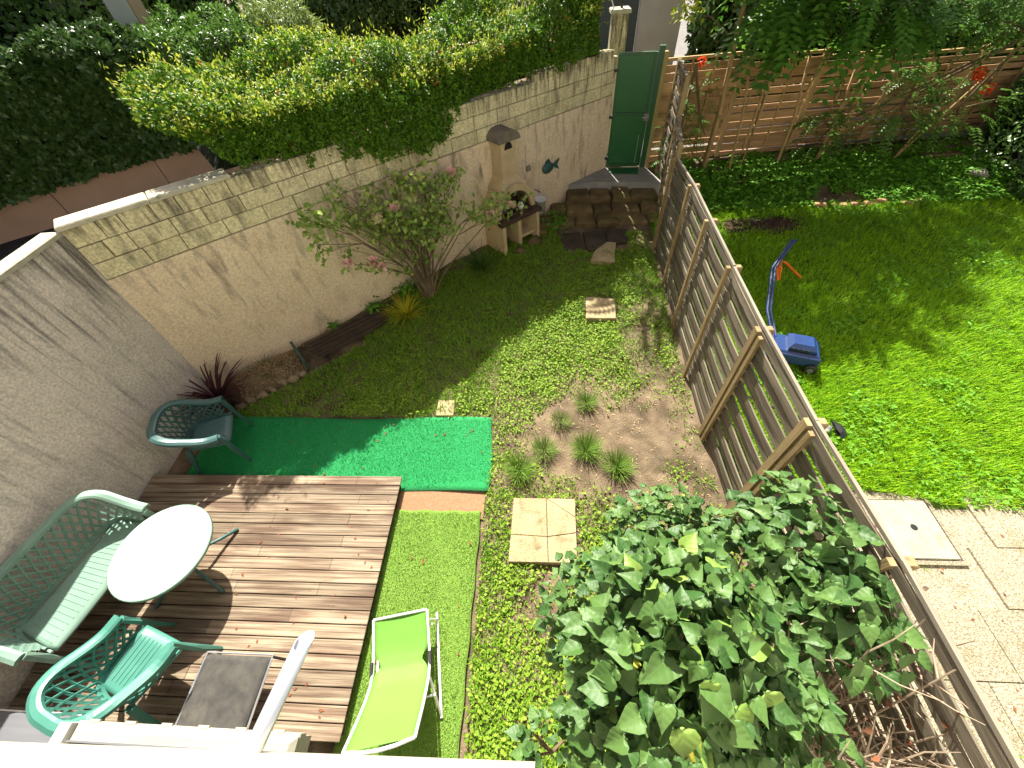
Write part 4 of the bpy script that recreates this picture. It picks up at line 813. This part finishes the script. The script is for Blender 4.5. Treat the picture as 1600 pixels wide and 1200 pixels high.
tuft('yellow_grass', 'yellow green ornamental grass clump below the rose bush', 'plant', *wp(3.05, .68, 0)[:2], 170, .50, .014, m_ytuft, .08, 1.4, 4, curve=1.0)
tuft('yucca', 'dark green spiky plant between the rose bush and the barbecue', 'plant', *wp(4.75, .55, 0)[:2], 85, .58, .022, m_yuc, .06, 1.5, 4, curve=.7)
tuft('bed_grass', 'small dark grass plant growing in the mound of dry chips', 'plant', *wp(.75, .35, 0)[:2], 60, .32, .012, m_yuc, .06, 1.3, 4, z0=.15, curve=.9)
for i, (t, q, s, lb) in enumerate(((2.0, .1, .13, 'small leafy weed at the wall foot above the timber slats'), (2.75, .14, .16, 'leafy weed clump at the wall foot left of the rose bush'), (3.35, .15, .22, 'broad leafy clump at the wall foot below the rose bush'), (6.75, .45, .28, 'leafy green clump between the barbecue and the steps'))):
    p = wp(t, q, 0); z = z1(p[0], p[1]); k = thing('wall_weed', lb, 'weed', (p[0], p[1], z), group='weeds along the wall foot'); n = int(900*s); A = RG.normal(size=(n, 3))*s*(.55, .55, .35)+(p[0], p[1], z+s*.4); A[:, 2] = np.maximum(A[:, 2], z+.01)
    foliage('leaves', A, nrm(A-(p[0], p[1], z)), .07, .05, m_lowleaf, k, stuff=False)

# ---------------------------------------------------------------- rose bush
rb = thing('rose_bush', 'tall rose bush with pale pink blooms growing against the beige wall', 'rose bush', wp(3.62, .55, z1(*wp(3.62, .55, 0)[:2])))
base = np.array(rb.location); stems = M(); tips = []
for i in range(24):
    tt = rnd.uniform(-1.5, 2.0); f = abs(tt)/2.0; top = np.array(wp(3.62+tt, rnd.uniform(.15, .95), rnd.uniform(1.35, 2.3)-(.45*f if tt > 0 else .2*f))); b0 = base+np.array((rnd.uniform(-.07, .07), rnd.uniform(-.07, .07), -.03))
    m1 = base+(top-base)*np.array((.22, .22, .36))+np.array((rnd.uniform(-.08, .08), rnd.uniform(-.08, .08), .1)); m2 = base+(top-base)*np.array((.6, .6, .72))+np.array((rnd.uniform(-.12, .12), rnd.uniform(-.12, .12), .16))
    pts = [b0, (b0+m1)/2+np.array((0, 0, .05)), m1, m2, top]; stems.tube(pts, [.026, .02, .013, .008, .004], 5, False)
    for j in range(rnd.randint(3, 5)):
        s = pts[rnd.choice((2, 3, 3))]; e = s+(top-s)*rnd.uniform(.3, .7)+np.array([rnd.uniform(-.26, .26), rnd.uniform(-.2, .2), rnd.uniform(-.05, .36)]); stems.tube([s, (s+e)/2+np.array((0, 0, .03)), e], [.006, .005, .003], 4, False); tips.append(e)
    tips.append(top)
part('stems', stems, m_twig, rb)
tips = np.array(tips); n = 2200; k = RG.integers(0, len(tips), n); A = tips[k]+RG.normal(size=(n, 3))*.075
foliage('leaves', A, nrm(RG.normal(size=(n, 3))+(0, 0, .6)), .095, .066, m_rose, rb, stuff=False)
k = RG.integers(0, len(tips), 150); foliage('yellow_leaves', tips[k]+RG.normal(size=(150, 3))*.09, rdir(150), .06, .04, m_rosey, rb, stuff=False)
for (t, q, z) in ((-1.0, .7, 1.28), (-.62, .8, 1.22), (-.95, .75, 1.1), (-.45, .55, 1.65), (1.35, .75, 1.15), (1.12, .4, 2.1), (.55, .35, 2.12), (-.12, .55, 1.82), (-1.35, .6, 1.15), (1.9, .6, 1.2)):
    p = wp(3.62+t, q, z); j = np.argmin(np.linalg.norm(tips-p, axis=1)); p = tips[j]; n = 30; U = nrm(rdir(n)+(0, 0, .6)); leafmesh('blossom', p+U*.016, U+rdir(n)*.3, rdir(n), .085, .08, m_pink, rb, .3)

# ---------------------------------------------------------------- vines and trees in front of the board fence
def frond(base, dir_, L, n, lw):
    dir_ = unit(dir_); P = []; D = []; U = []; Ls = []; side = unit(np.cross(dir_, (0, 0, 1)))
    for k in range(n):
        s = .15+.85*k/(n-1); p = base+dir_*L*s+np.array((0, 0, -.35*L*s*s)); t = dir_+np.array((0, 0, -.7*s))
        for sg in (1, -1): P.append(p); D.append(side*sg+t*.45); U.append(np.cross(side, t)); Ls.append(L*.30*(1-.45*abs(s-.45)))
    return P, D, U, Ls
def vine_tree(name, label, cat, trunks, blobs, nf, m, fl=(), frL=.42, ntrail=0, group=None):
    b0 = trunks[0][0]; t = thing(name, label, cat, b0, group=group)
    for tk in trunks:
        pts = [np.array(p, float) for p in tk[:-1]]; r = tk[-1]; q = M(); q.tube(pts, np.linspace(r, r*.55, len(pts)), 8); part('trunk', q, m_bpole, t, True)
    P = []; D = []; U = []; L = []
    for (c0, rad, k) in blobs:
        c0 = np.array(c0); rad = np.array(rad)
        for i in range(k):
            v = rdir(1)[0]; p = c0+v*rad*rnd.uniform(.55, 1.05); dr = np.array((v[0], v[1], -.15+.4*v[2]))+rdir(1)[0]*.5
            a, bb, c, e = frond(p, dr, frL*rnd.uniform(.7, 1.3), nf, .1); P += a; D += bb; U += c; L += e
    leafmesh('crown', np.array(P), np.array(D), np.array(U)+rdir(len(P))*.2, np.array(L), np.array(L)*.42, m, t, .15)
    q = M()
    for (c0, rad, k) in blobs:
        for i in range(5): v = rdir(1)[0]; q.tube([trunks[0][-2], np.array(c0), np.array(c0)+v*np.array(rad)*.8], [.03, .02, .008], 5, False)
    part('branches', q, m_bark, t)
    for f in fl:
        n = 40; U_ = nrm(rdir(n)+(0, -.5, -.1)); leafmesh('flower', np.array(f)+rdir(n)*.07, U_, rdir(n), .065, .04, m_red, t, .3)
    return t
vine_tree('ash_tree', 'slender tree with feathery hanging leaves leaning over the board fence', 'tree', [((3.62, 9.45, .4), (3.62, 9.45, 1.6), (3.55, 9.55, 3.0), (3.6, 9.7, 4.6), .06), ((4.42, 9.45, .4), (4.44, 9.5, 1.4), (4.4, 9.5, 2.8), .045)],
  [((4.2, 9.6, 4.5), (1.5, 1.0, .8), 220), ((3.2, 9.9, 5.0), (1.1, .9, .6), 150), ((5.3, 9.2, 3.15), (1.0, .6, .45), 110), ((4.3, 9.4, 3.3), (.6, .5, .45), 70), ((6.2, 9.2, 3.0), (.5, .4, .35), 45), ((.95, 9.9, 4.75), (.8, .6, .45), 80)], 8, m_tree, (), .66)
vine_tree('trumpet_vine', 'trumpet vine thicket with red flowers at the right end of the board fence', 'vine', [((7.5, 9.5, .4), (8.0, 9.5, 1.3), (8.7, 9.6, 2.5), .025), ((7.5, 9.45, .4), (7.8, 9.4, 1.6), (8.1, 9.4, 2.6), .02), ((6.0, 9.6, .4), (6.3, 9.6, 1.3), (6.5, 9.7, 2.6), .035)],
  [((8.6, 9.4, 2.95), (1.6, .6, .5), 300), ((6.8, 9.6, 3.15), (1.2, .5, .45), 190), ((7.3, 9.7, 1.6), (.5, .3, .6), 70), ((6.1, 9.75, 1.1), (.5, .15, .5), 70), ((8.3, 9.6, 1.4), (.9, .3, .5), 80), ((8.0, 9.8, 3.5), (2.2, .7, .6), 160)], 7, m_mid, ((7.85, 9.1, 2.05), (8.15, 9.1, 1.85), (7.8, 9.1, 2.12)), .34)
vine_tree('young_vine', 'thin climbing vine with a red flower beside the raised fence panels', 'vine', [((2.85, 9.0, .4), (2.8, 9.2, 1.3), (2.95, 9.5, 2.4), .02)], [((2.85, 9.2, 1.3), (.3, .3, .8), 110), ((3.3, 9.6, 1.5), (.35, .2, .7), 60)], 6, m_tree, ((3.05, 9.55, 2.45),), .2)
for i, (a, e, r) in enumerate((((4.15, 9.35, .4), (3.95, 9.6, 2.5), .03), ((5.2, 9.5, .4), (5.05, 9.65, 2.4), .035), ((6.05, 9.6, .45), (6.0, 9.7, 2.3), .03))):
    b = M(); a = np.array(a); e = np.array(e); b.tube([a, (a+e)/2+(.06, 0, .05), e], [r, r*.8, r*.7], 7); b.tube([(a+e)/2+(.06, 0, .05), e+(.25, .02, -.2)], [r*.6, r*.4], 6)
    single('leaning_stem', b, m_bpole, ('leaning pale stem propped near the gate end of the board fence', 'forked pale stem leaning on the middle of the board fence', 'pale stem leaning on the board fence left of the trumpet vine')[i], 'stem', tuple(a), True)
br = thing('leafy_branch', 'bare twig ending in bright yellow green leaves above the gate', 'branch', (3.35, 9.55, 2.9))
b = M(); b.tube([(3.42, 9.6, 2.8), (3.05, 9.6, 3.05), (2.65, 9.6, 3.12)], [.014, .010, .006], 5); part('twig', b, m_twig, br)
n = 60; foliage('leaves', np.array((2.6, 9.6, 3.14))+RG.normal(size=(n, 3))*(.12, .1, .08), rdir(n), .13, .07, m_hedgey, br, stuff=False)
# dark green masses beyond the board fence
def blob_mass(name, label, cat, lo, hi, n, L, W, m, seed, lump=.35):
    t = thing(name, label, cat, ((lo[0]+hi[0])/2, (lo[1]+hi[1])/2, lo[2])); P, N = shell_pts(n, lo, hi, lump, .15, (1, .15, 1, .6, .6), .9, seed, .5); foliage('foliage', P, N, L, W, m, t)
    b = M(); l = np.array(lo)+.25; h = np.array(hi)-.25; b.box((l+h)/2, h-l, ch=.3); part('blocking_core', b, m_core, t); return t  # dark solid core added within the leaf shell as a light block
blob_mass('ivy_screen', 'dark ivy screen standing beyond the board fence and gate', 'ivy', (3.95, 13.3, .7), (11, 14.8, 4.8), 22000, .14, .11, m_ivy, 61)
blob_mass('right_bushes', 'sunlit bushes beyond the right end of the board fence', 'bush', (9.2, 10.9, .7), (15, 13.2, 3.9), 16000, .14, .09, m_mid, 63)
blob_mass('dark_shrub', 'dark shrub in deep shade right of the board fence end', 'shrub', (9.3, 7.6, .2), (12, 10.2, 1.7), 12000, .10, .07, m_ivy, 64)

# ---------------------------------------------------------------- large leaved shrub in front
def heart(seed):
    r = random.Random(seed); V = []; F = []; U = []; ns = 7; wv = [.0, .34, .46, .42, .28, .12, .0]; ly = [.07, -.04, .14, .34, .56, .80, 1.04]; cv = r.uniform(.1, .7); fo = r.uniform(.15, .55)
    for i in range(ns):
        for s in (-1, -.5, 0, .5, 1):
            x = s*wv[i]; y = ly[i]+(.0 if i else 0); z = abs(s)*wv[i]*fo*2*.6-cv*y*y*.6-.10*(abs(s) > .9)*wv[i]; V.append((x, y, z)); U.append((.5+x, y))
    for i in range(ns-1):
        for j in range(4): F.append((i*5+j, i*5+j+1, i*5+6+j, i*5+5+j))
    return np.array(V), np.array(F), np.array(U)
def leaf_material(name, c1, c2, vein):
    m = bpy.data.materials.new(name); m.use_nodes = True; n = m.node_tree.nodes; l = m.node_tree.links; b = n['Principled BSDF']; b.inputs['Roughness'].default_value = .5; b.inputs['Specular IOR Level'].default_value = .35
    uv = n.new('ShaderNodeUVMap'); sx = n.new('ShaderNodeSeparateXYZ'); l.new(uv.outputs[0], sx.inputs[0])
    def ma(op, a, c=None):
        k = n.new('ShaderNodeMath'); k.operation = op
        for i, v in enumerate((a, c)):
            if v is None: continue
            if hasattr(v, 'node'): l.new(v, k.inputs[i])
            else: k.inputs[i].default_value = v
        return k.outputs[0]
    ax_ = ma('ABSOLUTE', ma('SUBTRACT', sx.outputs[0], .5)); ph = ma('SUBTRACT', sx.outputs[1], ma('MULTIPLY', ax_, .75))
    wv = ma('ABSOLUTE', ma('SINE', ma('MULTIPLY', ph, 11.))); vn = ma('LESS_THAN', wv, .09); mid_ = ma('LESS_THAN', ax_, .016); vv = ma('MAXIMUM', vn, mid_)
    gi = n.new('ShaderNodeNewGeometry'); oi = n.new('ShaderNodeObjectInfo'); rr_ = ma('FRACT', ma('ADD', gi.outputs['Random Per Island'], oi.outputs['Random']))
    mx = n.new('ShaderNodeMix'); mx.data_type = 'RGBA'; l.new(rr_, mx.inputs[0]); mx.inputs[6].default_value = (*c1, 1); mx.inputs[7].default_value = (*c2, 1)
    m2 = n.new('ShaderNodeMix'); m2.data_type = 'RGBA'; l.new(ma('MULTIPLY', vv, .22), m2.inputs[0]); l.new(mx.outputs[2], m2.inputs[6]); m2.inputs[7].default_value = (*vein, 1); l.new(m2.outputs[2], b.inputs['Base Color'])
    bp = n.new('ShaderNodeBump'); bp.inputs['Strength'].default_value = .13; bp.inputs['Distance'].default_value = .01; l.new(wv, bp.inputs['Height']); l.new(bp.outputs[0], b.inputs['Normal'])
    tr = n.new('ShaderNodeBsdfTranslucent'); l.new(m2.outputs[2], tr.inputs[0]); ms = n.new('ShaderNodeMixShader'); ms.inputs[0].default_value = .22; l.new(b.outputs[0], ms.inputs[1]); l.new(tr.outputs[0], ms.inputs[2]); l.new(ms.outputs[0], n['Material Output'].inputs['Surface']); return m
m_big = leaf_material('big_leaf', (.032, .092, .02), (.10, .19, .045), (.17, .25, .085)); m_bigy = leaf_material('big_leaf_yellow', (.42, .40, .04), (.34, .36, .05), (.5, .48, .1))
m_biglt = leaf_material('big_leaf_light', (.17, .29, .05), (.22, .34, .07), (.3, .4, .14))
sh = thing('large_leaf_shrub', 'big shrub with broad heart shaped leaves leaning on the slat fence', 'shrub', (1.0, .55, 0))
blobs = [((.42, .55, 1.30), (.42, .46, .42), 190), ((.75, .35, 1.75), (.55, .55, .50), 300), ((.95, 1.12, 1.15), (.42, .42, .45), 190), ((1.35, .75, 1.45), (.52, .55, .45), 260), ((1.75, .95, 1.60), (.36, .50, .38), 150), ((.55, .02, 1.55), (.42, .36, .45), 190), ((1.05, .0, 1.45), (.55, .4, .5), 220), ((1.8, .55, 1.65), (.32, .35, .3), 90), ((.05, -.18, 1.2), (.22, .22, .25), 40), ((1.55, .2, .8), (.4, .4, .4), 90)]
LV = []
for c0, rad, k in blobs:
    k = int(k*1.9); c0 = np.array(c0); rad = np.array(rad); v = rdir(k); v[:, 2] = np.abs(v[:, 2])*1.0-.25*RG.random(k); v = nrm(v); q = RG.uniform(.45, 1.05, k)[:, None]
    for p, v_ in zip(c0+v*rad*q, v): LV.append((p, v_))
H = [heart(s) for s in range(6)]; hm = [[npmesh('leaf', h[0], h[1], mm, h[2]) for h in H] for mm in (m_big, m_bigy, m_biglt)]
for row in hm:
    for me in row: me.polygons.foreach_set('use_smooth', [True]*len(me.polygons))
def lmat(p, v, sc):
    out = np.array((v[0], v[1], 0))+rdir(1)[0]*.5; out[2] = -.25+rnd.uniform(-.6, .5); y = unit(out); zz = unit(np.array((0, 0, 1))*.9+v*.6+rdir(1)[0]*.6); x = unit(np.cross(y, zz)); z = np.cross(x, y); return np.array([x, y, z]).T*sc
ranked = sorted(LV, key=lambda q: np.linalg.norm(q[0]-np.array((0, 0, CH)))-.35*q[1][2])
VV = []; FF = []; UU = []; off = 0; gs = np.array(sh.location)
for i, (p, v) in enumerate(ranked):
    sc = rnd.uniform(.06, .10)+.05*float(sstep(p[2], 1.4, 2.1))*rnd.uniform(.4, 1.2); R = lmat(p, v, sc); h = rnd.randrange(6)
    if i < 290:
        mi = 1 if rnd.random() < .02 else (2 if rnd.random() < .12 else 0); o = link('leaf', hm[mi][h], sh); o.matrix_local = Matrix([[*R[0], p[0]-gs[0]], [*R[1], p[1]-gs[1]], [*R[2], p[2]-gs[2]], [0, 0, 0, 1]])
    else: VV.append(H[h][0]@R.T+p); FF.append(H[h][1]+off); UU.append(H[h][2]); off += len(H[h][0])
o = link('inner_leaves', npmesh('inner_leaves', np.vstack(VV)-gs, np.vstack(FF), m_big, np.vstack(UU)), sh); o['kind'] = 'stuff'
q = M()
for c0, rad, k in blobs:
    for j in range(4): v = rdir(1)[0]; e = np.array(c0)+v*np.array(rad)*.8; q.tube([np.array((1.0+rnd.uniform(-.25, .25), .5+rnd.uniform(-.2, .2), -.02)), np.array(c0)*(.75, .75, .5)+np.array((.25, .13, 0)), np.array(c0)-(0, 0, .2), e], [.022, .016, .010, .005], 5, False)
part('branches', q, m_bark, sh)
# dry twiggy bush
db = thing('dry_bush', 'leafless brown twiggy bush against the fence below the big shrub', 'bush', (1.85, -.1, 0)); q = M(); tp_ = []
for i in range(44):
    a = np.array((1.82+rnd.uniform(-.08, .08), -.05+rnd.uniform(-.08, .08), 0)); e = np.array((1.86+rnd.uniform(-.5, .5), .05+rnd.uniform(-.3, .5), rnd.uniform(1.1, 2.05))); m_ = (a+e)/2+np.array((rnd.uniform(-.1, .1), rnd.uniform(-.1, .1), .1)); q.tube([a, m_, e], [.012, .008, .004], 5, False)
    for j in range(5): s = m_+(e-m_)*rnd.random(); f = s+np.array((rnd.uniform(-.22, .22), rnd.uniform(-.22, .22), rnd.uniform(0, .28))); q.tube([s, (s+f)/2+rdir(1)[0]*.02, f], [.005, .004, .002], 4, False); tp_.append(f)
part('twigs', q, m_dead, db); tp_ = np.array(tp_); n = 120; k = RG.integers(0, len(tp_)//3, n); foliage('dead_leaves', tp_[k]+RG.normal(size=(n, 3))*.04, rdir(n), .05, .03, m_deadleaf, db, stuff=False)
